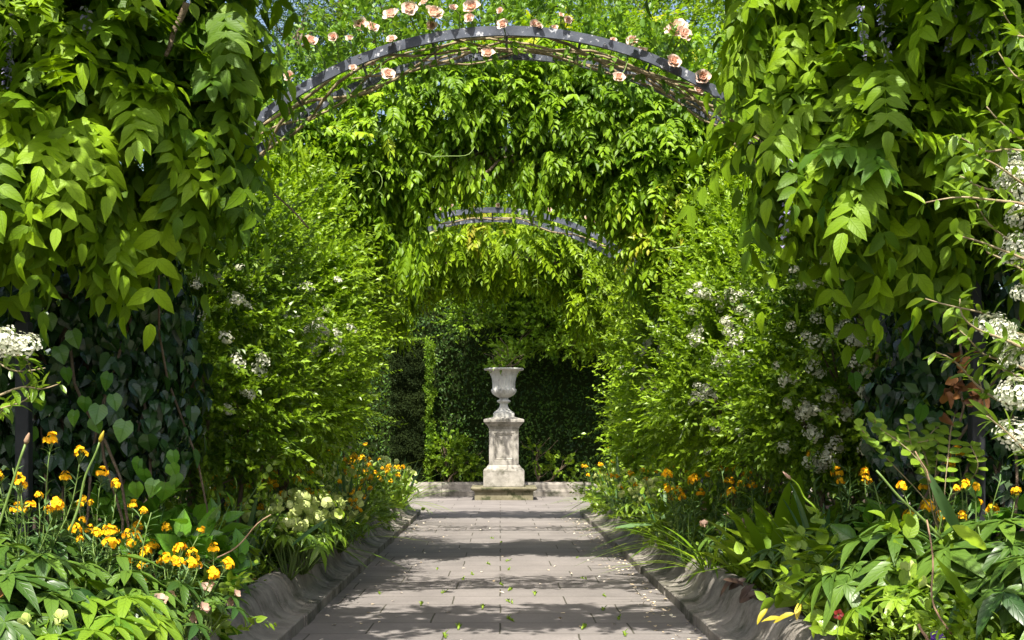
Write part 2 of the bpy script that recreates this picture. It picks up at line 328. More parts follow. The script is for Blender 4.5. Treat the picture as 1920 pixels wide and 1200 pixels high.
def pinnate(acc, P, N, L=.28, pairs=5, ll=.1, lw=.045, T=T_MD, droop=.35, tf=.9, ph=0, fold=.3, curl=.25, wave=0, mi=0, hang=(.1, .9), out=.8, rach=True, base=.5, spread=.3, smooth=False, flat=False):
    n = len(P); down = -UP
    D0 = nrm(N*out+down*.3+rvec(n)*.45)
    Ls = L*(.65+.6*rng.random(n)); hg = hang[0]+(hang[1]-hang[0])*rng.random(n); dr = droop*(.3+1.4*rng.random(n))
    tb = tint_of(P, tf, ph, .3, spread, base)
    ref = nrm(UP[None]+rvec(n)*.35)
    for k in range(pairs+1):
        s = .28+.72*k/pairs
        pos = P+D0*(Ls*s)[:, None]+down*(dr*Ls*s*s)[:, None]
        tg = nrm(D0+down*(2*dr*s)[:, None]); B = nrm(np.cross(tg, ref))
        sz = ll*(.8+.35*math.sin(math.pi*min(1, .2+.7*s)))*(.85+.3*rng.random(n))*(Ls/L)**.5
        for sg in ((-1, 1) if k < pairs else (0,)):
            if sg == 0: D = nrm(tg+down*(hg*.3)[:, None])
            else: D = nrm(tg*.55+B*sg*.75+down*(hg*.75)[:, None]+rvec(n)*.16)
            Nn = UP[None]*.8+N*.45+rvec(n)*.3
            if flat:
                fn = np.cross(B, tg); fn = fn*np.where(fn[:, 2:3] < 0, -1, 1); D = nrm(D+.0) if sg == 0 else nrm(tg*.62+B*sg*.8+down*(hg*.5)[:, None]+rvec(n)*.09); Nn = fn+rvec(n)*.16+N*.1
            leaves(acc, pos, D, Nn, sz, sz*lw/ll, np.clip(tb+.1*(rng.random(n)-.5), 0, 1), T, fold, curl, wave, mi, smooth)
    if rach:
        E = P+D0*Ls[:, None]+down*(dr*Ls)[:, None]
        leaves(acc, P, E-P, np.cross(E-P, rvec(n)), np.linalg.norm(E-P, axis=1), .006, .7, T_LO, 0, 0, 0, mi)
def sprays(acc, P, N, L=.3, k=12, ll=.045, lw=.018, T=T_LO, tf=1.1, ph=0, up=.35, ang=.8, base=.5, spread=.3, mi=0, twig=True, curl=.15, fold=.3, wave=0, twigw=.006, tmi=None, smooth=False, jit=.75, dcurve=.4):
    n = len(P); D0 = nrm(N+UP*up+rvec(n)*jit); Ls = L*(.5+rng.random(n)); tb = tint_of(P, tf, ph, .3, spread, base)
    bend = nrm(rvec(n)+UP*.1)*dcurve
    for j in range(k):
        s = (.15+.85*(j+.5)/k)
        pos = P+D0*(Ls*s)[:, None]+bend*(Ls*s*s)[:, None]; tg = nrm(D0+2*bend*s)
        rad = rvec(n); rad = nrm(rad-(rad*tg).sum(1, keepdims=True)*tg)
        D = tg+rad*ang*(1.25-.6*s)
        sz = ll*(.7+.6*rng.random(n))*(1.1-.35*s)
        leaves(acc, pos, D, UP[None]*.7+N*.4+rvec(n)*.55, sz, sz*lw/ll, np.clip(tb+.16*s+.15*(rng.random(n)-.5), 0, 1), T, fold, curl, wave, mi, smooth)
    if twig:
        E = P+D0*Ls[:, None]+bend*Ls[:, None]
        leaves(acc, P, E-P, np.cross(E-P, rvec(n)), np.linalg.norm(E-P, axis=1), twigw, .3, T_LO, 0, 0, 0, mi if tmi is None else tmi)
#@@SETTING
# ================================================================== THE SETTING
PW = 1.24                                # half width of the path
def flat(name, x0, x1, y0, y1, z, mat):
    a = Acc(); a.add([(x0, y0, z), (x1, y0, z), (x1, y1, z), (x0, y1, z)], [(0, 1, 2, 3)])
    return tag(link(name, a.mesh(name, mat)), kind='structure')
flat('ground', -400, 400, -300, 900, -.012, M['grassg'])
flat('path', -PW-.06, PW+.06, -4, 20.0, 0, M['paving'])
flat('cross_path', -9, 9, 20.004, 25.9, 0, M['paving'])
def soil_bed(name, sx, x0, x1, y0, y1, z):
    a = Acc(); nx, ny = 24, int((y1-y0)*6)
    X, Y = np.meshgrid(np.linspace(x0, x1, nx), np.linspace(y0, y1, ny)); P = np.stack([X*sx, Y, X*0], -1)
    Z = z+.035*wob(P, 2.1)+.02*wob(P, 6.3, 2)+.10*np.clip((X-x0)/(x1-x0)*3, 0, 1)
    P[..., 2] = Z; idx = np.arange(nx*ny).reshape(ny, nx)
    F = [(idx[j, i], idx[j, i+1], idx[j+1, i+1], idx[j+1, i]) for j in range(ny-1) for i in range(nx-1)]
    if sx < 0: F = [f[::-1] for f in F]
    a.add(P.reshape(-1, 3), F, smooth=True)
    return tag(link(name, a.mesh(name, M['soil'])), kind='structure')
soil_bed('bed_soil_left', -1, PW+.33, 5.2, -3.5, 19.75, .25)
soil_bed('bed_soil_right', 1, PW+.33, 5.2, -3.5, 19.75, .25)
def back_bed():
    a = Acc(); box(a, -9, 9, 26.28, 33, -.01, .26); return tag(link('bed_soil_back', a.mesh('bed_soil_back', M['soil'])), kind='structure')
back_bed()

# ---- moulded stone edging: an ogee profile (u outward from the path, v height)
PROF = [(0, 0), (0, .066), (.008, .074), (.045, .078), (.075, .082), (.105, .094), (.132, .114), (.153, .142), (.168, .175), (.182, .210), (.200, .243),
        (.225, .270), (.256, .286), (.290, .290), (.322, .281), (.345, .262), (.356, .235), (.358, 0)]
def kerb_block(acc, sx, y0, y1, off=0., sc=1.0, dz=0.):
    n = len(PROF); V = []; r = 6
    ys = [y0, y0+.012, y0+(y1-y0)*.33, y0+(y1-y0)*.67, y1-.012, y1]; e = .008
    for j, y in enumerate(ys):
        sh = e if j in (0, r-1) else 0      # softened arris at each end
        yy = y
        for u, v in PROF:
            cu, cv = .2, .1
            V.append((sx*(PW+off+cu+(u-cu)*sc*(1-sh*2)), yy, max(-.01, (v*sc-sh*(1 if v > .05 else 0))+dz)))
    # inner rows shift slightly for the arris
    F = []
    for j in range(r-1):
        for i in range(n-1):
            f = (j*n+i, j*n+i+1, (j+1)*n+i+1, (j+1)*n+i); F.append(f if sx < 0 else f[::-1])
    a0 = tuple(range(n)); a1 = tuple((r-1)*n+i for i in range(n))
    nb = 3*1                          # crisp plinth face and ledge, then the smooth ogee
    lowF = [f for f in F if min(i % n for i in f) < 4]; hiF = [f for f in F if min(i % n for i in f) >= 4]
    acc.add(V, lowF); acc.add(V, hiF, smooth=True)
    base = [V[i] for i in a0]; acc.add(base, [tuple(range(n))[::-1] if sx < 0 else tuple(range(n))])
    base = [V[i] for i in a1]; acc.add(base, [tuple(range(n)) if sx < 0 else tuple(range(n))[::-1]])
def edging(sx, label):
    t = empty('stone_edging', (sx*PW, 2, 0), label, 'stone edging')
    y = -3.0; piers = [5.0, 8.1, 11.25, 14.4, 17.5]
    while y < 19.4:
        nxt = [p for p in piers if y < p+.01 < y+1.25]
        L = (nxt[0]-y) if nxt else 1.02+.12*random.random()
        if y+L > 19.45: L = 19.45-y
        if L > .12:
            a = Acc(); kerb_block(a, sx, y+.006, y+L-.006, random.uniform(-.005, .006), 1, random.uniform(-.002, .002)); part('edging_block', a, M['kerb'], t)
        y += L
        if nxt:                               # stepped block at each arch: three nested mouldings
            a = Acc(); yy = y
            for sc, w in ((1.015, .05), (1.035, .36), (1.015, .05)):
                kerb_block(a, sx, yy, yy+w, .2*(sc-1)-(.012 if sc > 1.03 else .006), sc); yy += w
            part('edging_block', a, M['kerb'], t); y = yy
        if y >= 19.44: break
    # mitred corner where the edging turns along the cross path
    a = Acc(); n = len(PROF); V = []
    for stage in (0, 1, 2):
        for u, v in PROF:
            if stage == 0: V.append((sx*(PW+u), 19.46, v))
            elif stage == 1: V.append((sx*(PW+u), 19.95-u, v))
            else: V.append((sx*(PW+4.5), 19.95-u, v))
    F = []
    for j in range(2):
        for i in range(n-1):
            f = (j*n+i, j*n+i+1, (j+1)*n+i+1, (j+1)*n+i); F.append(f if sx < 0 else f[::-1])
    a.add(V, F, smooth=True); part('edging_corner', a, M['kerb'], t)
edging(-1, 'low moulded stone edging along the left side of the paved path')
edging(1, 'low moulded stone edging along the right side of the paved path')
t = empty('stone_edging', (0, 25.9, 0), 'straight pale stone edging behind the urn at the foot of the dark hedge', 'stone edging')
x = -8.4
while x < 8.4:
    a = Acc(); L = 1.4+.2*random.random()
    V = []; pr = [(0, 0), (0, .10), (.02, .12), (.05, .15), (.06, .24), (.09, .275), (.14, .285), (.32, .285), (.34, .27), (.34, 0)]
    for xx in (x+.004, x+L-.004):
        for u, v in pr: V.append((xx, 25.92+u, v))
    k = len(pr); a.add(V, [(i, i+1, k+i+1, k+i)[::-1] for i in range(k-1)]+[tuple(range(k)), tuple(range(k, 2*k))[::-1]])
    part('edging_block', a, M['kerb'], t); x += L

# ---- the pedestal and the urn
MX, MY = .07, 25.0
t = empty('stone_pedestal', (MX, MY, 0), 'square stone pedestal with a recessed panel carrying the urn at the end of the path', 'pedestal')
a = Acc(); stack_rect(a, MX, MY, [(.56, .56, 0), (.56, .56, .16), (.575, .575, .175)], .01); part('mossy_base', a, M['slab'], t)
a = Acc(); stack_rect(a, MX, MY, [(.60, .60, .178), (.625, .625, .20), (.635, .635, .225), (.625, .625, .243), (.60, .60, .247)], .015); part('base_slab', a, M['slab'], t)
a = Acc(); stack_rect(a, MX, MY, [(.39, .39, .247), (.395, .395, .26), (.395, .395, .56), (.385, .385, .575), (.345, .345, .605), (.315, .315, .65), (.30, .30, .665)], .006); part('plinth', a, M['ped'], t)
a = Acc(); zt, zb, h = 1.37, .665, .285   # die with recessed panels on four faces
stack_rect(a, MX, MY, [(h, h, zb), (h, h, zb+.004)], .004)
def die_face(a, rot):
    lv = [(h, zb, zt, h), (.195, zb+.09, zt-.085, h), (.185, zb+.10, zt-.095, h-.012), (.17, zb+.115, zt-.11, h-.008), (.155, zb+.13, zt-.125, h-.03)]
    V = []
    for hw, z0, z1, dep in lv:
        for sx_, z in ((-hw, z0), (hw, z0), (hw, z1), (-hw, z1)):
            c, s = math.cos(rot), math.sin(rot); px, py = sx_, -dep
            V.append((MX+px*c-py*s, MY+px*s+py*c, z))
    F = []
    for i in range(len(lv)-1):
        for j in range(4): k = (j+1) % 4; F.append((i*4+j, i*4+k, i*4+4+k, i*4+4+j))
    q = len(lv)*4-4; F.append((q, q+1, q+2, q+3)); a.add(V, F)
for q in range(4): die_face(a, q*math.pi/2)
part('die', a, M['ped'], t)
a = Acc(); stack_rect(a, MX, MY, [(.29, .29, 1.37), (.30, .30, 1.385), (.30, .30, 1.40), (.318, .318, 1.425), (.35, .35, 1.455), (.358, .358, 1.465), (.358, .358, 1.478), (.385, .385, 1.49), (.39, .39, 1.50), (.39, .39, 1.545), (.375, .375, 1.552), (.22, .22, 1.592), (.20, .20, 1.594)], .005); part('cap', a, M['ped'], t)

t = empty('stone_urn', (MX, MY, 1.594), 'white fluted stone urn standing on the pedestal', 'urn')
def lathe(acc, cx, cy, z0, prof, seg=96, flute=None):
    V = []; F = []
    A = np.linspace(0, 2*math.pi, seg+1)[:-1]
    for i, (r_, z) in enumerate(prof):
        for a_ in A:
            rr = r_ if flute is None else r_*(1+flute(i, a_, z)); V.append((cx+rr*math.cos(a_), cy+rr*math.sin(a_), z0+z))
    n = len(prof)
    for i in range(n-1):
        for j in range(seg): k = (j+1) % seg; F.append((i*seg+j, i*seg+k, (i+1)*seg+k, (i+1)*seg+j))
    acc.add(V, F, smooth=True)
    acc.add([V[j] for j in range(seg)], [tuple(range(seg))[::-1]]); acc.add([V[(n-1)*seg+j] for j in range(seg)], [tuple(range(seg))])
a = Acc(); stack_rect(a, MX, MY, [(.205, .205, 1.594), (.205, .205, 1.665), (.20, .20, 1.672)], .004)
lathe(a, MX, MY, 1.594, [(.195, .075), (.197, .09), (.185, .105), (.155, .122), (.125, .145), (.10, .175), (.083, .21), (.077, .245), (.08, .265), (.098, .28), (.122, .292), (.134, .305), (.134, .318), (.122, .33), (.10, .338), (.088, .352), (.085, .375), (.10, .39)])
part('foot', a, M['urn'], t)
prof = [(.085, .375), (.125, .392), (.17, .418), (.205, .45), (.228, .485), (.238, .52), (.235, .545), (.226, .556), (.222, .566), (.218, .60), (.217, .65), (.221, .70), (.232, .76), (.248, .81), (.270, .855), (.298, .892), (.318, .91)]
def fl(i, a_, z):
    if z < .39 or z > .895: return 0
    if z < .552: k = min(1, (z-.39)/.05)*.10; return k*(abs(math.cos(a_*13))**.6-.55)
    if z < .57: return 0
    k = min(1, (.895-z)/.03, (z-.56)/.02)*.095; return -k*(abs(math.sin(a_*11))**.7)+k*.3
a = Acc(); lathe(a, MX, MY, 1.594, prof, 240, fl); part('bowl', a, M['urn'], t)
a = Acc(); lathe(a, MX, MY, 1.594, [(.30, .900), (.335, .905), (.368, .912), (.386, .922), (.39, .935), (.384, .947), (.37, .952), (.35, .950), (.33, .93), (.28, .91), (.02, .905)], 96); part('rim', a, M['urn'], t)

# ---- metal hoops
def bar_sweep(acc, pts, nors, hr, hy):       # rectangular bar in the x-z plane: nors = radial direction
    V = []; F = []
    for p, q in zip(pts, nors):
        for a_, b_ in ((-1, -1), (1, -1), (1, 1), (-1, 1)): V.append(tuple(p+q*a_*hr+np.array((0, b_*hy, 0))))
    n = len(pts)
    for i in range(n-1):
        for j in range(4): k = (j+1) % 4; F.append((i*4+j, i*4+k, i*4+4+k, i*4+4+j)[::-1])
    F += [(0, 1, 2, 3), tuple(n*4-4+j for j in (3, 2, 1, 0))]; acc.add(V, F)
def hoop_pts(cx, y, Rr, hc, hl, n=72):
    P = [np.array((cx+Rr, y, z)) for z in (hl, hl+(hc-hl)*.5)]; Q = [np.array((1., 0, 0))]*2
    for th in np.linspace(0, math.pi, n): P.append(np.array((cx+Rr*math.cos(th), y, hc+Rr*math.sin(th)))); Q.append(np.array((math.cos(th), 0, math.sin(th))))
    P += [np.array((cx-Rr, y, z)) for z in (hl+(hc-hl)*.5, hl)]; Q += [np.array((-1., 0, 0))]*2
    return P, Q
def metal_arch(cx, y0, w, Rr, hc, label, mat='metal', hr=.030, hy=.012, rungs=17, cat='garden arch', group=None, postw=None):
    t = empty('metal_arch', (cx, y0, 0), label, cat, group)
    for yy in ((y0, y0+w) if w else (y0,)):
        a = Acc(); P, Q = hoop_pts(cx, yy, Rr, hc, .22)
        bar_sweep(a, P, Q, hr, hy); part('hoop', a, M[mat], t)
    if w:
        for th in np.linspace(.04, math.pi-.04, rungs):
            c = np.array((cx+(Rr-.008)*math.cos(th), 0, hc+(Rr-.008)*math.sin(th)))
            a = Acc(); tube(a, [c+(0, y0+.013, 0), c+(0, y0+w-.013, 0)], .009, 6); part('rung', a, M[mat], t)
    if postw:
        for s in (-1, 1):
            a = Acc(); box(a, cx+s*Rr-postw, cx+s*Rr+postw, y0-postw, y0+postw, .2, hc, .004); part('post', a, M['post'], t)
    return t
A1 = dict(cx=.04, y=8.0, w=.50, R=2.44, hc=1.30)
A2 = dict(cx=-.09, y=14.3, w=.62, R=2.46, hc=1.28)
metal_arch(A1['cx'], 8.0, .50, A1['R'], A1['hc'], 'nearest double metal rose arch with flaking grey paint, high over the path')
metal_arch(A2['cx'], 14.3, .62, A2['R'], A2['hc'], 'farther double metal rose arch, its grey bow low and small over the urn')
metal_arch(.0, 6.1, 0, 2.27, 1.75, 'near black metal arch carrying the wisteria at both edges of the picture', 'post', .02, .02, postw=.032, cat='garden arch')
metal_arch(.0, 11.2, .4, 2.42, 1.3, 'black metal arch buried in the middle wisteria behind the nearest rose arch', 'post', .025, .012)
metal_arch(.0, 17.45, .4, 2.42, 1.3, 'black metal arch hidden in the farthest wisteria, behind the small rose arch', 'post', .025, .012)
# ================================================================== HEDGES AND TREES BEHIND
def hedge_leaves(acc, faces, n, l, tint0=.4, T=T_MD, spread=.35):
    """faces: list of (origin, edge_u, edge_v, normal)"""
    ar = np.array([np.linalg.norm(np.cross(f[1], f[2])) for f in faces]); ar = ar/ar.sum()
    for f, q in zip(faces, ar):
        m = int(n*q); o, u, v, nn = [np.array(x, float) for x in f]
        P = o+u*rng.random((m, 1))+v*rng.random((m, 1))
        P = P+nn*(.13*wob(P, 2.6)+.08*wob(P, 7, 1)-.10*rng.random(m)**2)[:, None]
        D = nn*.8+rvec(m)*.8-UP*.2
        leaves(acc, P, D, nn*.6+UP*.5+rvec(m)*.6, l*(.7+.6*rng.random(m)), l*.5, tint_of(P, 1.6, 1, .25, spread, tint0), T, .3, .3)
t = empty('clipped_hedge', (3, 27, .2), 'tall dark clipped hedge closing the view behind the urn', 'hedge')
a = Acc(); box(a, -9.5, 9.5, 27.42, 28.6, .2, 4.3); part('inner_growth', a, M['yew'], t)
a = Acc(); hedge_leaves(a, [((-7, 27, .2), (14, 0, 0), (0, 0, 4.2), (0, -1, 0)), ((-7, 27, 4.35), (14, 0, 0), (0, 1.5, 0), (0, 0, 1))], 36000, .075)
part('leaves', a, M['hedge'], t)
t = empty('hedge_column', (-1.8, 26.35, .2), 'narrow upright clipped yew column with a bright right edge, left of the urn', 'hedge')
x0, x1, y0, y1 = -2.25, -1.46, 26.30, 26.98
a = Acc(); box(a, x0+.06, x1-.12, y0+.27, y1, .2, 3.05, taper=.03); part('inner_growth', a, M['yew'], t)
a = Acc(); hedge_leaves(a, [((x0, y0, .2), (x1-x0-.1, 0, 0), (0, 0, 3.0), (0, -1, 0))], 10000, .052, T=T_LO); part('front_growth', a, M['yew'], t)
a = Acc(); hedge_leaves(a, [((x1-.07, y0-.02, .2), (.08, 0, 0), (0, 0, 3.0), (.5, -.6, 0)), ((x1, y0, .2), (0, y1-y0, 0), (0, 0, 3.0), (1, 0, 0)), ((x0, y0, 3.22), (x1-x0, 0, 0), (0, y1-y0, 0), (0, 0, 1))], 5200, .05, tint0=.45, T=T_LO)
tag(part('lit_tint_growth', a, M['hedge_bright'], t), 'bright fresh growth along the top and right edge')  # brighter leaf colour stands in for sunlight on the top and right edge

def bush(name, label, cat, blobs, base, n, kind='fire', mat='fire', parts_=(), L=.3, ll=.05, lw=.022, k=12, T=T_LO, depth=.5, stem=True, group=None, leafname='leaves', stems=5, up=.08, base_t=.5, bump=.30, back=.45, zmin=.3, twigw=.006, **kw):
    t = empty(name, base, label, cat, group)
    P, N = shell(blobs, n, depth, bump, back=back, zmin=zmin)
    a = Acc(); m = int(n*.78) if n > 900 else n; sprays(a, P[:m], N[:m], L*.9, k, ll, lw, T, up=up, base=base_t, twigw=twigw, **kw)
    if n > 900: sprays(a, P[m:]+N[m:]*.03, N[m:], L*1.35, k+5, ll*.95, lw*.95, T, up=up+.12, base=min(.85, base_t+.2), twigw=twigw, jit=.45, dcurve=.3)
    lo = part(leafname, a, M[mat], t)
    if stem:
        a = Acc(); b0 = np.array(base, float); r = random.Random(int(abs(base[0]*31+base[1]*17)))
        for i in range(stems):
            bl = blobs[i % len(blobs)]; e = np.array(bl[:3])+np.array([r.uniform(-.3, .3)*bl[3], r.uniform(-.3, .3)*bl[4], r.uniform(0, .5)*bl[5]])
            p = wander(b0+np.array([r.uniform(-.15, .15), r.uniform(-.15, .15), -.03]), e, 9, .08, 0, r.randint(0, 999)); tube(a, p, np.linspace(.028, .007, 9), 6)
            for q in range(4):
                s = p[r.randint(3, 7)]; tube(a, wander(s, s+np.array([r.uniform(-.5, .5), r.uniform(-.5, .4), r.uniform(.1, .5)])*.9, 6, .04, 0, r.randint(0, 999)), np.linspace(.010, .003, 6), 5)
        part('stems', a, M['bark'], t)
    return t, P, N

# thick green growth inside the tall screens on both sides, behind the borders
def tree(label, x, y, h, blobs, n, mat, leaf=.14, trunk=.22, name='broadleaf_tree', k=8, L=.7, cat='tree', back=.25, depth=.7, T=T_LO, up=.1, lwf=.5):
    t = empty(name, (x, y, 0), label, cat, 'trees beyond the garden hedge')
    r = random.Random(int(x*7+y*3)); a = Acc()
    top = np.array((x+r.uniform(-.4, .4), y, h*.8)); tube(a, wander((x, y, -.05), top, 12, .15, 0, r.randint(0, 999)), np.linspace(trunk, trunk*.25, 12), 9)
    for bl in blobs:
        c = np.array(bl[:3]); s = np.array((x, y, 0))+(top-np.array((x, y, 0)))*min(.9, max(.25, (c[2]-bl[5]*.6)/h))
        tube(a, wander(s, c+(0, 0, bl[5]*.3), 8, .2, 0, r.randint(0, 999)), np.linspace(trunk*.35, .03, 8), 6)
        for q in range(4):
            e = c+np.array([r.uniform(-.8, .8)*bl[3], r.uniform(-.8, .8)*bl[4], r.uniform(-.5, .8)*bl[5]]); tube(a, wander(c, e, 6, .1, 0, r.randint(0, 999)), np.linspace(.05, .015, 6), 5)
    part('trunk', a, M['bark'], t)
    P, N = shell(blobs, n, depth, .22, bf=2.2, back=back); a = Acc()
    sprays(a, P, N, L, k, leaf, leaf*lwf, T, tf=.55, up=up, base=.45, spread=.35, twigw=.02, ang=1.0, jit=.7)
    part('crown', a, M[mat], t); return t
def Bp(px, py, d, rx, ry, rz): return (*W(px, py, d), rx, ry, rz)
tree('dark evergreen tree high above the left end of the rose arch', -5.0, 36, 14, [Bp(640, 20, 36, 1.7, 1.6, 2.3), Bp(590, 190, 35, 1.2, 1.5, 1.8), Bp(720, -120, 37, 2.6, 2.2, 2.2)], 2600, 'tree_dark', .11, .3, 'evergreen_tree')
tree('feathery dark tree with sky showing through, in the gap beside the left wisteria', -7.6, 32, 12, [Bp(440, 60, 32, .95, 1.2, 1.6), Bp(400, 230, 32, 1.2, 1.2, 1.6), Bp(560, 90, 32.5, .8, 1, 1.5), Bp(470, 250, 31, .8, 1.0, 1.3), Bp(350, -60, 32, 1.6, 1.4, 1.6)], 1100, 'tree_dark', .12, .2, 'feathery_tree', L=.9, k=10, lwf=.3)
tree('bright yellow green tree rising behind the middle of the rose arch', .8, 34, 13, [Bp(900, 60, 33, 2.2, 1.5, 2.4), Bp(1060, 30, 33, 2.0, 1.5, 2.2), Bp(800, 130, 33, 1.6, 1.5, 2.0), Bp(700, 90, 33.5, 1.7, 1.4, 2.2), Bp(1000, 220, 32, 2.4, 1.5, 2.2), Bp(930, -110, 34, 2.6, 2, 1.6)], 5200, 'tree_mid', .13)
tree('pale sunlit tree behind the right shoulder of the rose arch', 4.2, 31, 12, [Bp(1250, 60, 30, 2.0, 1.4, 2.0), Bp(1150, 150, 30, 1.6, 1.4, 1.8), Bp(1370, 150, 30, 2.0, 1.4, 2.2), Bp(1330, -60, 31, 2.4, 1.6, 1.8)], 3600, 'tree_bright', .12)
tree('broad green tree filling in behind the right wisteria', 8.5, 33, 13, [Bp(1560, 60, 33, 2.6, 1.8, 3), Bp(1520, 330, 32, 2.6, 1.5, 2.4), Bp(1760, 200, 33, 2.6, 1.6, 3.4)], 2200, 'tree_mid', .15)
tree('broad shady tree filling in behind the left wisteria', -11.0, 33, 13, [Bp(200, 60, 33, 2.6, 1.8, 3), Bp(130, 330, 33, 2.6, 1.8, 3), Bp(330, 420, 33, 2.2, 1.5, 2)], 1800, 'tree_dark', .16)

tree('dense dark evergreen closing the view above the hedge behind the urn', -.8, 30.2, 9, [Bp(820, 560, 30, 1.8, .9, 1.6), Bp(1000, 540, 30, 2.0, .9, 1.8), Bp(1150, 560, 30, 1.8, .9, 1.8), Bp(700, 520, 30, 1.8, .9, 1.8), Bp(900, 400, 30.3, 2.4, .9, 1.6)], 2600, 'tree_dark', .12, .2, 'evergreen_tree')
# beech with layered boughs leaning over the urn, in front of the hedge
t = empty('beech_tree', (3.6, 27.9, .2), 'beech with layered drooping boughs spreading over the dark hedge above the urn', 'tree', 'trees beyond the garden hedge')
a = Acc(); tube(a, wander((3.6, 27.9, .0), (3.0, 28.2, 7.5), 12, .12, 0, 3), np.linspace(.2, .06, 12), 9)
la = Acc(); r = random.Random(5)
boughs = []
for i in range(84):
    h = r.uniform(3.4, 7.3); s = np.array((3.2+r.uniform(-.2, .2), 28.1, h-.3)); ex = r.uniform(-.95, 2.6); 
    e = np.array((ex, r.uniform(25.6, 26.6), r.uniform(2.75, 4.6) if ex > -.3 else r.uniform(3.4, 5.0)))
    p = wander(s, e, 12, .12, -.22, i); tube(a, p, np.linspace(.035, .006, 12), 5); boughs.append(p)
for i in range(15):
    ex = r.uniform(-2.2, 2.0); s = np.array((3.1, 28.0, r.uniform(5.2, 7.0))); e = np.array((ex, r.uniform(22.7, 24.4), r.uniform(4.5, 5.9)))
    p = wander(s, e, 12, .12, -.2, i+200); tube(a, p, np.linspace(.035, .006, 12), 5); boughs += [p, p[-8:]]
bp = np.concatenate([b[4:] for b in boughs]); q = bp[rng.integers(0, len(bp), 6600)]+rng.normal(size=(6600, 3))*(.24, .24, .06)
N = nrm(np.stack([rng.normal(size=6600)-.5, -np.abs(rng.normal(size=6600))-.3, rng.normal(size=6600)*.2-.25], 1))
sprays(la, q, N, .42, 9, .105, .055, T_MD, up=.0, base=.5, spread=.3, ang=.9, tf=.8, jit=.25)
part('boughs', a, M['bark'], t); part('leaves', la, M['beech'], t)

# self-sown bright shrubs at the hedge foot
t, P, N = bush('seedling_bush', 'low bright green leafy bush at the hedge foot left of the pedestal', 'bush', [Bp(842, 850, 26.5, .34, .14, .36), Bp(880, 875, 26.5, .22, .14, .2)], W(850, 935, 26.5)*(1, 1, 0)+(0, 0, .22), 190, mat='hedge_bright', ll=.085, lw=.06, k=8, L=.22, stems=3, T=T_MD)
t, P, N = bush('seedling_bush', 'sparse bright green bush at the hedge foot right of the pedestal', 'bush', [Bp(1010, 855, 26.5, .20, .14, .32), Bp(1060, 875, 26.5, .3, .14, .20)], W(1020, 935, 26.5)*(1, 1, 0)+(0, 0, .22), 60, mat='hedge_bright', ll=.08, lw=.055, k=7, L=.2, stems=3, T=T_MD)
t, P, N = bush('urn_plant', 'leafy green plant with trailing tips growing in the stone urn', 'plant', [(MX, MY, 2.60, .27, .25, .11), (MX+.04, MY, 2.71, .15, .15, .10)], (MX, MY, 2.5), 95, mat='hedge_bright', ll=.06, lw=.04, k=9, L=.16, T=T_MD, zmin=2.5, stems=4, base_t=.4)

# ================================================================== WISTERIAS
def arch_blobs(cx, y, Rr, hc, th0, th1, n, rr, ry, seed, rz=None, jx=.08):
    r = random.Random(seed); out = []
    for th in np.linspace(R(th0), R(th1), n):
        k = rr(th) if callable(rr) else rr
        out.append((cx+(Rr+r.uniform(-jx, jx))*math.cos(th), y+r.uniform(-.12, .12), hc+(Rr+r.uniform(-jx, jx))*math.sin(th), k*r.uniform(.85, 1.15), ry, (rz or k)*r.uniform(.85, 1.15)))
    return out
def trunk_on_arch(acc, cx, y, Rr, hc, th0, th1, seed, rad=.035, foot=None):
    r = random.Random(seed); P = []
    if foot is not None: P.append(np.array(foot, float)); 
    for th in np.linspace(R(th0), R(th1), 22): P.append(np.array((cx+(Rr-.04+r.uniform(-.05, .05))*math.cos(th), y+.1*math.sin(th*7+seed), hc+(Rr-.04+r.uniform(-.05, .05))*math.sin(th))))
    tube(acc, P, np.linspace(rad, rad*.5, len(P)), 7)
def racemes(parent, spots, seed):
    r = random.Random(seed); protos = []
    for q in range(3):
        a = Acc(); n = 26; s = np.sort(rng.random(n)); ln = .26
        tube(a, wander((0, 0, 0), (0, 0, -ln), 6, .008, 0, q), .0025, 4, mi=1)
        ph = rng.random(n)*6.28; P = np.stack([.006*np.cos(ph), .006*np.sin(ph), -ln*s], 1); D = np.stack([np.cos(ph), np.sin(ph), -.3+.2*rng.random(n)], 1)
        leaves(a, P, D, UP[None]+rvec(n)*.5, .024*(1.15-.6*s), .017, .2+.7*rng.random(n), T_MD, .5, .4)
        protos.append(a.mesh('flower_raceme', [M['purple'], M['stem']]))
    for p in spots:
        o = link('flower_raceme', r.choice(protos), parent, np.array(p)-np.array(parent.location)); o.rotation_euler = (r.uniform(-.15, .15), r.uniform(-.15, .15), r.uniform(0, 6)); s = r.uniform(.8, 1.25); o.scale = (s, s, s)

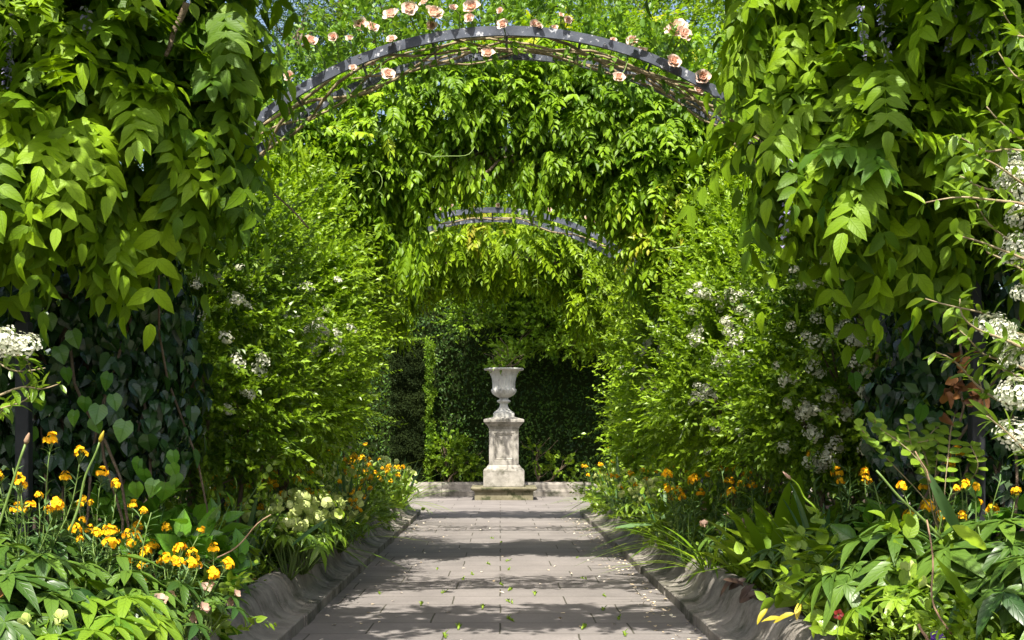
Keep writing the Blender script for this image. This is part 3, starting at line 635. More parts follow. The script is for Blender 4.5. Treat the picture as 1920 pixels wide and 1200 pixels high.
# middle wisteria, d = 11.2: a deep swag over the path and two flanks
t = empty('wisteria', (-2.4, 11.3, .25), 'dense middle wisteria clothing the arch behind the nearest rose arch, leaves tinged yellow', 'climber', 'wisterias over the path')
def rr(th): return .42+.10*math.sin(th*3+1)
bl = arch_blobs(0, 11.35, 2.85, 1.40, 22, 158, 15, .44, .55, 3) + \
     [Bp(560, 330, 11.2, .34, .4, .55), Bp(640, 300, 11.2, .40, .4, .42), Bp(700, 250, 11.3, .45, .45, .40), Bp(830, 210, 11.3, .5, .45, .32), Bp(960, 190, 11.4, .5, .45, .34), Bp(1090, 210, 11.3, .5, .45, .36), Bp(1210, 300, 11.2, .45, .4, .55),
      Bp(1290, 390, 11.2, .38, .4, .55), Bp(1240, 440, 11.2, .24, .3, .32), Bp(1080, 300, 11.2, .28, .3, .14), Bp(770, 330, 11.3, .22, .3, .30), Bp(600, 440, 11.3, .42, .4, .5), Bp(670, 420, 11.4, .26, .35, .34), Bp(1180, 130, 11.9, .7, .4, .4), Bp(1330, 170, 11.8, .55, .4, .5), Bp(1000, 120, 11.8, .6, .4, .3)]
P, N = shell(bl, 5000, .55, .28)
a = Acc(); pinnate(a, P, N, .25, 5, .078, .032, T_MD, ph=1, hang=(-.1, .75), base=.58, spread=.28, out=.9)
P, N = shell([(*b[:3], b[3]*.8, b[4]*.7, b[5]*.8) for b in bl], 1500, .8, .1); pinnate(a, P, N, .28, 5, .095, .045, T_LO, ph=1, base=.3)
P, N = shell([Bp(765, 350, 11.2, .06, .14, .26), Bp(700, 350, 11.2, .16, .2, .32), Bp(870, 290, 11.2, .28, .2, .10), Bp(1010, 290, 11.2, .3, .2, .10), Bp(1160, 340, 11.2, .2, .2, .20), Bp(1240, 470, 11.2, .2, .2, .34), Bp(770, 450, 11.1, .06, .12, .2)], 420, .6)
pinnate(a, P, N*.5-UP*.9, .30, 5, .09, .034, T_MD, hang=(.5, 1.2), base=.5)
part('leaves', a, M['wist'], t)
a = Acc(); 
for i, (q0, q1) in enumerate(((176, 60), (170, 40), (8, 130), (4, 80))): trunk_on_arch(a, 0, 11.3, 2.42, 1.3, q0, q1, i+3, .05-.006*i, foot=((-2.42 if q0 > 90 else 2.42), 11.3, .22))
for i in range(5): tube(a, wander(W(770+i*22, 300+i*4, 11.1), W(900+i*12, 285+i*5, 11.15), 7, .05, .05, i), .014, 6)
part('stems', a, M['bark'], t)
for i, (p0, p1) in enumerate(((W(785, 285, 10.6), W(890, 275, 10.7)), (W(698, 322, 10.6), W(718, 368, 10.6)), (W(1180, 245, 10.7), W(1150, 300, 10.7)), (W(630, 240, 10.6), W(700, 237, 10.7)))): a = Acc(); tube(a, wander(p0, p1, 14, .05, .02, i+30), .0035, 5, tint=.9); part('tendril', a, M['stem'], t)
# farthest wisteria, d = 17.5
t = empty('wisteria', (2.4, 17.6, .25), 'farthest wisteria hanging in a ragged green curtain below the small rose arch', 'climber', 'wisterias over the path')
bl = arch_blobs(0, 17.7, 2.65, 1.3, 15, 165, 14, .52, .6, 9)+[Bp(x, y, 17.5, rx, .4, rz) for x, y, rx, rz in ((820, 425, .5, .32), (930, 415, .55, .28), (1050, 430, .5, .34), (1150, 490, .42, .5), (740, 480, .4, .45), (685, 535, .34, .42), (1200, 590, .36, .6), (1110, 560, .2, .3), (990, 460, .3, .16), (850, 465, .25, .16))]
P, N = shell(bl, 3000, .5, .2)
a = Acc(); pinnate(a, P, N, .28, 5, .095, .042, T_LO, ph=4, base=.58, spread=.3, hang=(-.1, .7))
part('leaves', a, M['wist_far'], t)
a = Acc()
for i, (q0, q1) in enumerate(((176, 60), (8, 130), (4, 80))): trunk_on_arch(a, 0, 17.55, 2.42, 1.3, q0, q1, i+13, .05, foot=((-2.42 if q0 > 90 else 2.42), 17.55, .22))
part('stems', a, M['bark'], t)

# ================================================================== CLIMBING ROSES ON THE TWO METAL ARCHES
def rose_mesh(q):
    a = Acc(); 
    for ring, (np_, rad, el, sz) in enumerate(((5, .022, .25, .042), (6, .014, .75, .036), (6, .009, 1.15, .030), (5, .004, 1.35, .024))):
        ph = 2*math.pi*np.arange(np_)/np_+ring*.5+rng.random(np_)*.3
        out = np.stack([np.cos(ph), np.sin(ph), 0*ph], 1); D = out*math.cos(el)+UP*math.sin(el); N = UP*math.cos(el)-out*math.sin(el)
        leaves(a, out*rad*.35-UP*.01, D, N, sz, sz*1.15, np.clip(1-(.10, .16, .24, .32, .06)[q]*ring+.12*rng.normal(size=np_), 0, 1), T_EL, .5, -.3, .1, smooth=True)
    return a.mesh('rose_bloom', M['rose'])
ROSES = [rose_mesh(q) for q in range(5)]
def climbing_rose(arch, label, blooms, n_leaf, seed, th0=30, th1=150, hgt=.3, ncane=7, low=7):
    cx, y, w, Rr, hc = arch['cx'], arch['y'], arch['w'], arch['R'], arch['hc']; r = random.Random(seed)
    t = empty('climbing_rose', (cx-Rr, y+w/2, .22), label, 'climbing rose', 'climbing roses on the metal arches')
    a = Acc()
    for i in range(ncane):
        s0, s1 = (178, r.uniform(20, 80)) if i % 2 else (2, r.uniform(100, 160)); P = []
        for th in np.linspace(R(s0), R(s1), 40):
            ro = Rr-.03+.05*math.sin(th*9+i*2)+.02*math.sin(th*23+i); P.append((cx+ro*math.cos(th), y+w*(.5+.42*math.sin(th*5+i*1.7)), hc+ro*math.sin(th)))
        tube(a, P, np.linspace(.014, .006, 40), 6)
    part('canes', a, M['rosecane'], t)
    n = n_leaf; th = R(th0)+R(th1-th0)*rng.random(n); top = rng.random(n)**1.4
    ro = Rr+.02+hgt*top*(1+.5*np.sin(th*6+seed)); P = np.stack([cx+ro*np.cos(th), y-.05+(w+.15)*rng.random(n), hc+ro*np.sin(th)], 1)
    N = nrm(np.stack([np.cos(th), -.3+0*th, np.sin(th)], 1)+rvec(n)*.5)
    a = Acc(); sprays(a, P, N, .22, 7, .058, .036, T_MD, up=.3, base=.55, spread=.3, twigw=.006, ang=.9)
    m = n//low; th = R(th0)+R(th1-th0)*rng.random(m); ro = Rr-.04; P = np.stack([cx+ro*np.cos(th), y+w*rng.random(m), hc+ro*np.sin(th)], 1)
    sprays(a, P, -UP+rvec(m)*.5, .16, 6, .055, .034, T_MD, up=0, base=.4)
    part('leaves', a, M['rose_leaf'], t)
    for px, py, s in blooms:
        d = y-.12+r.uniform(0, .2); p = W(px, py, d)
        o = link('rose_bloom', r.choice(ROSES), t, p-np.array(t.location)); k = s/28*1.18*r.uniform(.9, 1.1); o.scale = (k, k, k)
        dv = Vector((r.uniform(-.5, .5), -1, r.uniform(.1, .9))); q = dv.to_track_quat('Z', 'Y'); o.rotation_euler = q.to_euler()
        th_ = math.atan2(p[2]-hc, p[0]-cx); anchor = np.array((cx+Rr*math.cos(th_)*.99, d+.15, hc+Rr*math.sin(th_)*.99)); ba = Acc(); tube(ba, wander(anchor, p, 5, .02, 0, r.randint(0, 99)), .004, 5); part('flower_stalk', ba, M['stem'], t)
    return t
climbing_rose(A1, 'climbing rose with peach pink blooms along the top of the nearest metal arch',
    [(676, 47, 30), (698, 52, 26), (733, 28, 32), (768, 17, 30), (814, 26, 32), (583, 77, 24), (625, 70, 18), (850, 15, 18), (885, 14, 30), (880, 34, 18), (1003, 45, 18), (1065, 38, 16), (1187, 78, 26), (1202, 98, 28), (1268, 55, 42), (1282, 64, 30), (1263, 116, 30), (1318, 145, 26), (727, 140, 26), (795, 4, 20),
     (543, 143, 20), (662, 128, 16), (938, 20, 14), (943, 46, 22), (1010, 48, 16), (915, 101, 26), (1040, 52, 14), (1160, 146, 24), (735, 74, 18), (1150, 76, 14), (1310, 168, 20), (700, 120, 12), (1052, 28, 12), (655, 72, 16), (810, 48, 18)], 640, 4, 42, 140, .30)
climbing_rose(A2, 'climbing rose with small pale blooms scattered on the farther metal arch',
    [(846, 386, 17), (885, 388, 14), (877, 392, 12), (934, 385, 15), (1030, 393, 17), (1100, 409, 17), (1115, 415, 15), (1147, 437, 14), (742, 428, 12), (826, 392, 10), (968, 388, 9)], 260, 8, 48, 135, .16, 2, 14)
# ================================================================== TALL SHRUBS ALONG BOTH SIDES
def corymb_mesh(q, rad=.036, n=52, fl=.0085):
    a = Acc(); u = rvec(n); u[:, 2] = np.abs(u[:, 2])*.8; P = u*rad*(1, 1, .7)*(.62+.6*rng.random((n, 1)))
    leaves(a, P, np.cross(u+.01, rvec(n)), u+rvec(n)*.35, fl*(.8+.4*rng.random(n)), fl*1.9*(.8+.4*rng.random(n)), .3+.7*rng.random(n), T_PENT, .35, 0)
    for i in range(0, n, 4): tube(a, [(0, 0, -rad*.9), tuple(P[i]*.95)], .0012, 3, mi=1)
    return a.mesh('blossom_cluster', [M['white'], M['stem']])
CORYMB = [corymb_mesh(q) for q in range(4)]
CORYMB_BIG = [corymb_mesh(q, .050, 130, .0066) for q in range(3)]
def blossoms(t, P, N, seed, s=1.0, protos=None):
    r = random.Random(seed)
    for p, n in zip(P, N):
        o = link('blossom_cluster', r.choice(protos or CORYMB), t, np.array(p)-np.array(t.location)); k = s*r.uniform(.75, 1.35); o.scale = (k*r.uniform(.9, 1.3), k*r.uniform(.9, 1.2), k)
        dv = Vector((float(n[0])+r.uniform(-.3, .3), float(n[1])+r.uniform(-.3, .3), float(n[2])+.5)); o.rotation_euler = dv.to_track_quat('Z', 'Y').to_euler()
def blossom_spots(P, N, centers, n, seed, out=.24):
    """shell points clustered round given centres (world), pushed to the outside"""
    r = np.random.default_rng(seed); idx = []
    front = np.where((N[:, 1] < .3))[0]
    for c, sd, m in centers:
        d = np.linalg.norm(P[front]-np.array(c), axis=1); o = front[np.argsort(d)[:max(m*3, 6)]]
        idx += list(r.choice(o, min(m, len(o)), replace=False))
    idx = np.array(idx[:n]); return P[idx]+N[idx]*out, N[idx]
GS = 'firethorn shrubs in white blossom'
def firethorn(label, blobs, base, n, centers, seed, mat='fire', s=1., **kw):
    t, P, N = bush('firethorn_shrub', label, 'shrub', blobs, base, n, mat=mat, group=GS, **kw)
    m = sum(c[2] for c in centers)
    if m:
        bp_, bn = blossom_spots(P, N, centers, min(98, m), seed); blossoms(t, bp_, bn, seed, s*1.0)
    return t
# left side, near to far
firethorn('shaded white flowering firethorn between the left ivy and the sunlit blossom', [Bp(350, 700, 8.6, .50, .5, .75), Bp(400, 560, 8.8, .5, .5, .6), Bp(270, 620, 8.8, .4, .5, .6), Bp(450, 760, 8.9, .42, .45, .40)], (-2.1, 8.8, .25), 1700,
    [(W(390, 600, 8.3), 0, 8), (W(330, 650, 8.3), 0, 4), (W(420, 715, 8.3), 0, 6), (W(330, 770, 8.3), 0, 5), (W(300, 700, 8.3), 0, 5)], 21, ll=.056, lw=.034, k=13, T=T_LO, base_t=.34)
firethorn('sunlit firethorn with the brightest spill of white blossom on the left', [Bp(520, 640, 10.0, .45, .5, .75), Bp(535, 740, 9.8, .38, .4, .45), Bp(480, 500, 10.2, .5, .5, .5), Bp(575, 560, 10.4, .36, .4, .5), Bp(570, 700, 10.2, .34, .4, .6)], (-1.9, 10.1, .25), 2300,
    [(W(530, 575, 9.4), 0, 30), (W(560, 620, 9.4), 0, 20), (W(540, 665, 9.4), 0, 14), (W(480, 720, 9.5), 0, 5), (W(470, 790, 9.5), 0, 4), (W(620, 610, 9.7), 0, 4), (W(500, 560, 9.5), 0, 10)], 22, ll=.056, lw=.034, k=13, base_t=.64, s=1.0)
firethorn('tall twiggy firethorn with few blossoms, fourth bay of the left screen', [Bp(550, 650, 12.6, .42, .5, .9), Bp(600, 560, 12.8, .42, .5, .6), Bp(580, 760, 12.6, .28, .45, .55), Bp(560, 480, 12.8, .6, .5, .5)], (-1.9, 12.7, .25), 2000,
    [(W(655, 660, 12.2), 0, 5), (W(700, 790, 12.2), 0, 6)], 23, ll=.064, lw=.033, k=12, base_t=.6)
firethorn('bright firethorn just before the hedge column at the far end of the left border', [Bp(560, 720, 16.5, .30, .6, .8), Bp(580, 800, 17.5, .28, .7, .5), Bp(590, 620, 16.5, .42, .6, .7), Bp(565, 700, 18.6, .32, .6, .9)], (-1.95, 17, .25), 1500,
    [(W(700, 760, 16), 0, 4)], 24, ll=.07, lw=.033, k=11, base_t=.62)
# right side
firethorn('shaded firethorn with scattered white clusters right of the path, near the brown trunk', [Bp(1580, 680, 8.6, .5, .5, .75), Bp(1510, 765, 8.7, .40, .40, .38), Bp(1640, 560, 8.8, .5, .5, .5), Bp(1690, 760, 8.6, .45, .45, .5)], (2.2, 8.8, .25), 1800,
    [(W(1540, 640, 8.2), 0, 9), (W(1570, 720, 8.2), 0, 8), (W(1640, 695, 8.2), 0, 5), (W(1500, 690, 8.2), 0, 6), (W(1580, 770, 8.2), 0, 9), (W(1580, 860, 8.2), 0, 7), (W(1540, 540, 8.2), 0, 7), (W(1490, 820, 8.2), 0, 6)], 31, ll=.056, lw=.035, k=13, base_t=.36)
firethorn('half shaded firethorn heavy with white blossom in the middle of the right screen', [Bp(1400, 680, 10.2, .5, .5, .75), Bp(1350, 750, 10.1, .38, .4, .40), Bp(1440, 540, 10.3, .5, .5, .6), Bp(1480, 640, 10, .4, .4, .7)], (1.95, 10.3, .25), 2300,
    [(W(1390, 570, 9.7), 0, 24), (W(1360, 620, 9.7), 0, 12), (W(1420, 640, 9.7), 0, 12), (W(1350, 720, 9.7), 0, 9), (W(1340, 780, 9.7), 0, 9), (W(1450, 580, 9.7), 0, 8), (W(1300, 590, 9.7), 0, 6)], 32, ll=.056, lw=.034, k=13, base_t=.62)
firethorn('fully sunlit yellow green firethorn leaning over the right border', [Bp(1320, 620, 12.6, .45, .5, .7), Bp(1290, 740, 12.6, .36, .45, .6), Bp(1340, 500, 12.8, .5, .5, .5), Bp(1320, 790, 12.5, .3, .35, .3)], (1.9, 12.8, .25), 2200,
    [(W(1300, 610, 12), 0, 8), (W(1180, 680, 12), 0, 12), (W(1210, 700, 12), 0, 5)], 33, ll=.064, lw=.033, k=12, base_t=.66, mat='fire')
firethorn('rounded bright bush spilling towards the urn at the far end of the right border', [Bp(1225, 760, 16.3, .34, .6, .6), Bp(1245, 670, 16.5, .38, .6, .7), Bp(1205, 840, 17, .30, .6, .36), Bp(1240, 780, 18.6, .5, .6, .8)], (1.9, 17, .25), 1500, [(W(1165, 690, 16), 0, 3)], 34, ll=.075, lw=.045, k=10, T=T_MD, base_t=.66)

# high backing screens behind the border shrubs
def screen(label, x, ys, mat, n, zc, rz, seed, rx=.8):
    r = random.Random(seed); bl = [(x+r.uniform(-.2, .2), y, zc+r.uniform(-.3, .3), rx, .9, rz*r.uniform(.9, 1.1)) for y in ys]
    return bush('screen_hedge', label, 'hedge', bl, (x, (ys[0]+ys[-1])/2, .25), n, mat=mat, L=.4, ll=.10, lw=.05, k=9, T=T_LO, depth=.8, stems=8, back=.6, group='tall leafy screens behind the borders')
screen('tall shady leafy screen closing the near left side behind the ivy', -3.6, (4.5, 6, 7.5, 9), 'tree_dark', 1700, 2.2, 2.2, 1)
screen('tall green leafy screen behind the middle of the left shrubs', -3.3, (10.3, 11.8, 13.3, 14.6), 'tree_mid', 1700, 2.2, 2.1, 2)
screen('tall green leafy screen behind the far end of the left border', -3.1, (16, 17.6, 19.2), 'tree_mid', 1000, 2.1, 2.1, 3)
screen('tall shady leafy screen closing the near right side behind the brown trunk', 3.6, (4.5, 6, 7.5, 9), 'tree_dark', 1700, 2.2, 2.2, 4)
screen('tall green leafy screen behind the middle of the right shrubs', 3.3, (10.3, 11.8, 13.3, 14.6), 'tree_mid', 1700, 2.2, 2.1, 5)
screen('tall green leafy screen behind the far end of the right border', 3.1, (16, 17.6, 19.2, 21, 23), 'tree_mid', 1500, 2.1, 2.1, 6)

# climbing foliage between the shrubs and the middle wisteria
t, P, N = bush('honeysuckle', 'yellow green twining climber above the left white blossom', 'climber', [Bp(500, 420, 10.6, .5, .4, .5), Bp(590, 500, 11.6, .45, .4, .5), Bp(650, 480, 13, .5, .4, .7), Bp(450, 330, 10.8, .3, .3, .5)], (-2.3, 10.9, .25), 1900, mat='tree_bright', ll=.075, lw=.032, k=10, L=.3, T=T_MD, base_t=.5)
t, P, N = bush('honeysuckle', 'yellow green twining climber above the right white blossom', 'climber', [Bp(1400, 440, 10.8, .45, .4, .45), Bp(1300, 520, 12.5, .45, .4, .5), Bp(1470, 380, 10.8, .4, .4, .5), Bp(1240, 590, 15, .5, .4, .7)], (2.3, 10.9, .25), 1700, mat='tree_bright', ll=.07, lw=.03, k=10, L=.3, T=T_MD, base_t=.5)

# ================================================================== THE NEAR WISTERIAS AT BOTH EDGES
def near_wisteria(label, sx, blobs, extra, n, fringe, nf, stems_, rac, seed):
    K = 1.15; mv = lambda p: np.array((p[0]*K, p[1]*K, 1.2+(p[2]-1.2)*K))
    stems_ = [(mv(a_), mv(b_), c_*K, d_*K, e_) for a_, b_, c_, d_, e_ in stems_]; rac = [mv(p) for p in rac]
    t = empty('wisteria', (sx*2.3, 6.1, .25), label, 'climber', 'wisterias over the path')
    nb = n//6; Pc, Nc = shell(blobs, nb, .22, .34); idx = np.repeat(np.arange(nb), 6); P = Pc[idx]+rng.normal(size=(len(idx), 3))*(.085, .07, .055); N = nrm(Nc[idx]+rvec(len(idx))*.45)
    Pi, Ni = shell(blobs, n//3, .7, .2); P = np.concatenate([P, Pi]); N = np.concatenate([N, Ni])
    a = Acc(); pinnate(a, P, N, .36, 5, .112, .052, T_OV, flat=True, hang=(-.1, .6), droop=.6, base=.55, spread=.36, fold=.22, curl=.35, wave=.07, smooth=True, out=.7)
    P, N = shell(fringe, nf, .7, .1); pinnate(a, P, N*.5-UP*.5, .32, 5, .108, .050, T_OV, flat=True, hang=(.2, .7), base=.45, spread=.25, fold=.22, curl=.3, wave=.06, smooth=True)
    part('leaves', a, M['wist_near'], t)
    a = Acc(); P, N = shell(extra+[(sx*2.7, 6.3, 4.2, .5, .4, .5), (sx*3.0, 6.3, 4.7, .5, .4, .6), (2.15 if sx > 0 else -2.55, 6.55, 5.0, .5, .4, .42), (2.15 if sx > 0 else -2.5, 6.75, 4.45, .45, .35, .4), (sx*3.0, 6.3, 3.6, .5, .4, .8)], 1100, .6, .2); pinnate(a, P, N, .30, 4, .12, .055, T_MD, base=.5)  # high shoulder blobs beside the crown, added out of view to shade the shrubs
    P, N = shell([(sx*1.15, 5.3, 3.75, .45, .45, .16), (sx*1.7, 5.5, 3.65, .5, .5, .16), (sx*2.2, 5.1, 3.6, .5, .5, .16), (sx*1.6, 4.8, 3.75, .4, .4, .14)], 90, .9, .2); pinnate(a, P, N, .30, 4, .12, .055, T_MD, base=.5); part('crown_and_shade_leaves', a, M['wist_near'], t)  # sparse shoots above the frame, added to dapple the leaves below with shade
    a = Acc()
    for i, (p0, p1, r0, r1, am) in enumerate(stems_): tube(a, wander(p0, p1, 16, am, 0, seed+i), np.linspace(r0, r1, 16), 9)
    part('stems', a, M['bark'], t)
    racemes(t, rac, seed); return t
bl = [Bp(x-(78 if y < 200 and x > 200 else 28), y-84 if y > 150 else y-25, 6.25-y*.0016, rx*.92, ry*.8, rz*.86) for x, y, rx, ry, rz in ((40, 40, .50, .42, .38), (230, 60, .46, .40, .32), (385, 20, .22, .3, .24), (100, 210, .45, .4, .26), (315, 180, .26, .32, .22), (40, 330, .28, .3, .18), (220, 310, .34, .32, .18), (345, 290, .14, .2, .18), (-140, 200, .35, .4, .5))]
near_wisteria('large near wisteria with broad drooping leaves filling the upper left corner', -1, bl,
    [(-2.2, 6.2, 3.2, .5, .4, .4), (-1.9, 6.2, 3.75, .5, .4, .35), (-1.1, 6.2, 4.1, .5, .4, .30), (-.35, 6.2, 4.22, .5, .4, .26)], 450,
    [Bp(x, y, 6.0, a_, .14, c_) for x, y, a_, c_ in ((395, 150, .06, .12), (320, 310, .12, .07), (190, 312, .14, .07), (60, 330, .12, .07), (415, 20, .07, .10), (375, 280, .06, .10), (250, 385, .08, .05))], 170,
    [(W(95, 1150, 6.5), W(84, -80, 5.4), .026, .014, .04), (W(170, 1150, 6.5), W(178, -100, 5.5), .022, .014, .05), (W(310, 105, 5.0), W(350, 5, 4.98), .008, .014, .01), (W(76, 1150, 6.4), W(66, -50, 5.6), .03, .02, .06)],
    [W(28, 22, 4.9), W(20, 50, 4.9), W(160, 10, 4.9)], 41)
br = [Bp(x+((95 if y > 100 else 58) if x < 1600 else 12), y-45 if y > 200 else y-10, 6.25-y*.0016, rx*.92, ry*.8, rz*.86) for x, y, rx, ry, rz in ((1520, 30, .28, .36, .30), (1680, 40, .36, .40, .32), (1860, 30, .42, .42, .34), (1540, 150, .27, .34, .25), (1700, 170, .34, .38, .26), (1860, 190, .28, .35, .25), (1600, 280, .26, .30, .20), (1730, 300, .28, .30, .20), (1520, 260, .15, .22, .18), (1660, 370, .19, .25, .14), (1990, 200, .3, .3, .5))]
near_wisteria('large near wisteria with bright lit leaf tips filling the upper right corner', 1, br,
    [(2.4, 6.2, 3.2, .4, .4, .4), (2.15, 6.2, 3.75, .38, .4, .35), (1.1, 6.2, 4.1, .5, .4, .30), (.35, 6.2, 4.22, .5, .4, .26)], 450,
    [Bp(x, y, 6.0, a_, .14, c_) for x, y, a_, c_ in ((1480, 60, .08, .12), (1440, 10, .08, .10), (1530, 190, .07, .16), (1690, 420, .06, .10), (1550, 310, .09, .09), (1770, 330, .12, .08), (1540, 260, .06, .08))], 190,
    [(W(1850, 740, 5.9), W(1770, 560, 5.3), .022, .024, .015), (W(1860, 1150, 6.3), W(1850, 740, 5.9), .026, .022, .03), (W(1770, 560, 5.3), W(1765, 300, 5.3), .024, .02, .03), (W(1765, 300, 5.3), W(1700, -60, 5.4), .02, .014, .05), (W(1830, 1100, 6.4), W(1790, 300, 5.6), .014, .01, .05), (W(1765, 420, 5.4), W(1830, 330, 5.5), .012, .01, .02)],
    [W(x, y, 4.85) for x, y in ((1618, 10), (1652, 8), (1790, 5), (1822, 18), (1842, 30), (1880, 12), (1868, 45), (1480, 330), (1478, 295))], 61)

# ---- ivy behind the near wisterias
def ivy(label, blobs, base, n, seed, extra=None, mat='ivy'):
    t = empty('ivy', base, label, 'ivy', 'ivy on the near arch posts'); P, N = shell(blobs, n, .35, .12, zmin=.3)
    a = Acc(); m = len(P); D = -UP*.9+rvec(m)*.45+N*.25; L = .085*(.5+.8*rng.random(m))
    leaves(a, P, D+rvec(m)*.25, N+UP*.35+rvec(m)*.75, L, L*(.85+.25*rng.random(m)), tint_of(P, 2, seed, .25, .4, .4), T_HEART, .28, .3)
    part('leaves', a, M[mat], t)
    if extra is not None:
        E = np.array([W(*e) for e in extra]); m = len(E); a = Acc(); L = .095*(.8+.4*rng.random(m))
        leaves(a, E, -UP*.9+rvec(m)*.35, np.array((.1, -.8, .6))+rvec(m)*.35, L, L, .3+.6*rng.random(m), T_HEART, .12, .25); tag(part('fresh_leaves', a, M['ivy_bright'], t), 'glossy bright young leaves')
    a = Acc()
    for i in range(7):
        b = blobs[i % len(blobs)]; tube(a, wander(np.array(base)+(.1*i-.3, 0, -.02), np.array(b[:3])+(.1, -b[4]*.6, b[5]*.4), 10, .08, 0, seed+i), .008, 5)
    part('stems', a, M['bark'], t)
    return t
ivy('dark glossy ivy sheet hanging below the left wisteria beside the black post', [Bp(120, 640, 6.7, .50, .3, .65), Bp(250, 600, 6.9, .34, .3, .6), Bp(20, 700, 6.8, .4, .3, .7), Bp(180, 800, 6.7, .5, .3, .4), Bp(290, 740, 7.1, .28, .25, .5)], (-2.0, 6.3, .28), 2300, 2,
    [(125, 690, 6.22), (85, 625, 6.27), (110, 650, 6.27), (60, 560, 6.32), (205, 700, 6.22), (212, 740, 6.27), (160, 745, 6.22), (90, 590, 6.32), (186, 760, 6.22), (175, 785, 6.22), (45, 690, 6.22), (135, 620, 6.27), (60, 800, 6.22), (320, 870, 6.22), (325, 845, 6.22), (270, 880, 6.12), (290, 900, 6.12), (262, 860, 6.17), (310, 905, 6.12), (330, 890, 6.12), (255, 905, 6.12), (140, 770, 6.22), (235, 790, 6.22), (70, 745, 6.22)])
ivy('dark ivy climbing behind the black post at the right edge', [Bp(1800, 620, 6.8, .42, .3, .6), Bp(1900, 560, 6.7, .35, .3, .8), Bp(1760, 780, 6.8, .42, .3, .45), Bp(1880, 820, 6.7, .4, .3, .5)], (2.2, 6.3, .28), 1900, 5,
    [(1700, 640, 6.32), (1620, 655, 6.62), (1600, 700, 6.72), (1885, 520, 6.12), (1895, 600, 6.12), (1730, 760, 6.22), (1690, 800, 6.22)])

# ---- near firethorn sprays at the right and left edges, in front of the wisteria
def near_sprays(label, sprays_, centers, base, seed):
    t = empty('firethorn_shrub', base, label, 'shrub', GS); a = Acc(); b = Acc(); r = random.Random(seed)
    for i, (p0, p1, nl) in enumerate(sprays_):
        p = wander(p0, p1, 14, .03, 0, seed+i); tube(b, p, np.linspace(.006, .002, 14), 6)
        idx = rng.integers(2, 14, nl); P = p[idx]+(rng.random((nl, 3))-.5)*.01; tg = nrm(np.gradient(p, axis=0))[idx]
        rad = rvec(nl); rad = nrm(rad-(rad*tg).sum(1, keepdims=True)*tg); L = .062*(.6+.7*rng.random(nl))
        leaves(a, P, tg*.6+rad*.9, UP[None]+rvec(nl)*.5, L, L*.38, .35+.6*rng.random(nl), T_EL, .3, .25, .04, smooth=True)
    part('leaves', a, M['fire_near'], t); part('twigs', b, M['rosecane'], t)
    blossoms(t, [W(*c[:3]) for c in centers], [np.array((-.3, -1, .3))]*len(centers), seed, .82, CORYMB_BIG)
    return t
sp = []
r_ = random.Random(77)
for (x0, y0, x1, y1) in ((1990, 90, 1880, 20), (1990, 180, 1870, 95), (1980, 260, 1850, 200), (1990, 300, 1790, 255), (1980, 430, 1735, 380), (1970, 420, 1800, 330), (1960, 520, 1830, 380), (1960, 640, 1735, 560), (1950, 660, 1800, 560), (1960, 760, 1755, 660), (1960, 740, 1800, 620),
                         (1970, 840, 1830, 700), (1960, 900, 1850, 780), (1980, 560, 1850, 470), (1960, 330, 1830, 290), (1990, 700, 1880, 640), (1980, 120, 1900, 60), (1990, 350, 1870, 270), (1980, 500, 1790, 440), (1980, 800, 1880, 690)):
    d = r_.uniform(3.9, 4.5); sp.append((W(x0, y0, d+.1), W(x1, y1, d), 26))
near_sprays('close firethorn sprays with big white flower heads down the right edge', sp,
    [(1895, 320, 4.1), (1915, 350, 4.1), (1880, 345, 4.15), (1900, 300, 4.2), (1912, 460, 4.1), (1900, 480, 4.15), (1918, 390, 4.1), (1905, 410, 4.2), (1880, 620, 4.1), (1900, 640, 4.1), (1860, 610, 4.2), (1912, 660, 4.1), (1912, 735, 4.0), (1900, 745, 4.1), (1905, 810, 4.0), (1915, 550, 4.1), (1890, 680, 4.2), (1918, 320, 4.1), (1915, 830, 4.0)], (2.1, 4.4, .28), 70)
sp = []
for (x0, y0, x1, y1) in ((-60, 760, 110, 720), (-60, 800, 60, 740), (-60, 700, 85, 690), (-60, 640, 60, 700), (-50, 620, 40, 655), (-60, 820, 20, 760)):
    d = r_.uniform(4.6, 4.9); sp.append((W(x0, y0, d+.1), W(x1, y1, d), 20))
near_sprays('small firethorn spray with one white flower head at the left edge', sp, [(8, 635, 4.6), (30, 645, 4.6), (52, 650, 4.6), (10, 650, 4.6), (-10, 640, 4.6), (35, 655, 4.62)], (-2.2, 4.7, .28), 90)
# cluster of dry brown leaves by the right post
t = empty('dead_leaf_bunch', W(1800, 720, 5.9), 'bunch of dry orange brown leaves caught on the trunk by the right post', 'dead leaves')
a = Acc(); m = 26; P = np.stack([W(1800+r_.gauss(0, 18), 720+r_.gauss(0, 26), 5.8) for _ in range(m)]); leaves(a, P, rvec(m)-UP*.5, rvec(m)+np.array((0, -1, .3)), .062, .042, .7*rng.random(m), T_EL, .8, .6, .15, smooth=True); part('leaves', a, M['brown'], t)
tube_a = Acc(); tube(tube_a, wander(W(1800, 640, 5.9), W(1800, 790, 5.85), 6, .02, 0, 4), .006, 5); part('stem', tube_a, M['bark'], t)
# thin cane arching out of the left wisteria
t = empty('bramble_cane', (-1.6, 7.0, .28), 'thin bare cane arching down out of the left wisteria in front of the foliage', 'cane')
a = Acc(); P = [W(390, 290, 6.6)+(np.array((x, 0, z))) for x, z in ((-.25, .02), (-.1, .03), (0, 0), (.1, -.04), (.22, -.11), (.34, -.2), (.44, -.29), (.52, -.38))]; tube(a, P, .005, 6); tube(a, wander((-1.6, 7.0, .25), P[0], 10, .1, -.1, 3), .006, 6); part('cane', a, M['bark'], t)
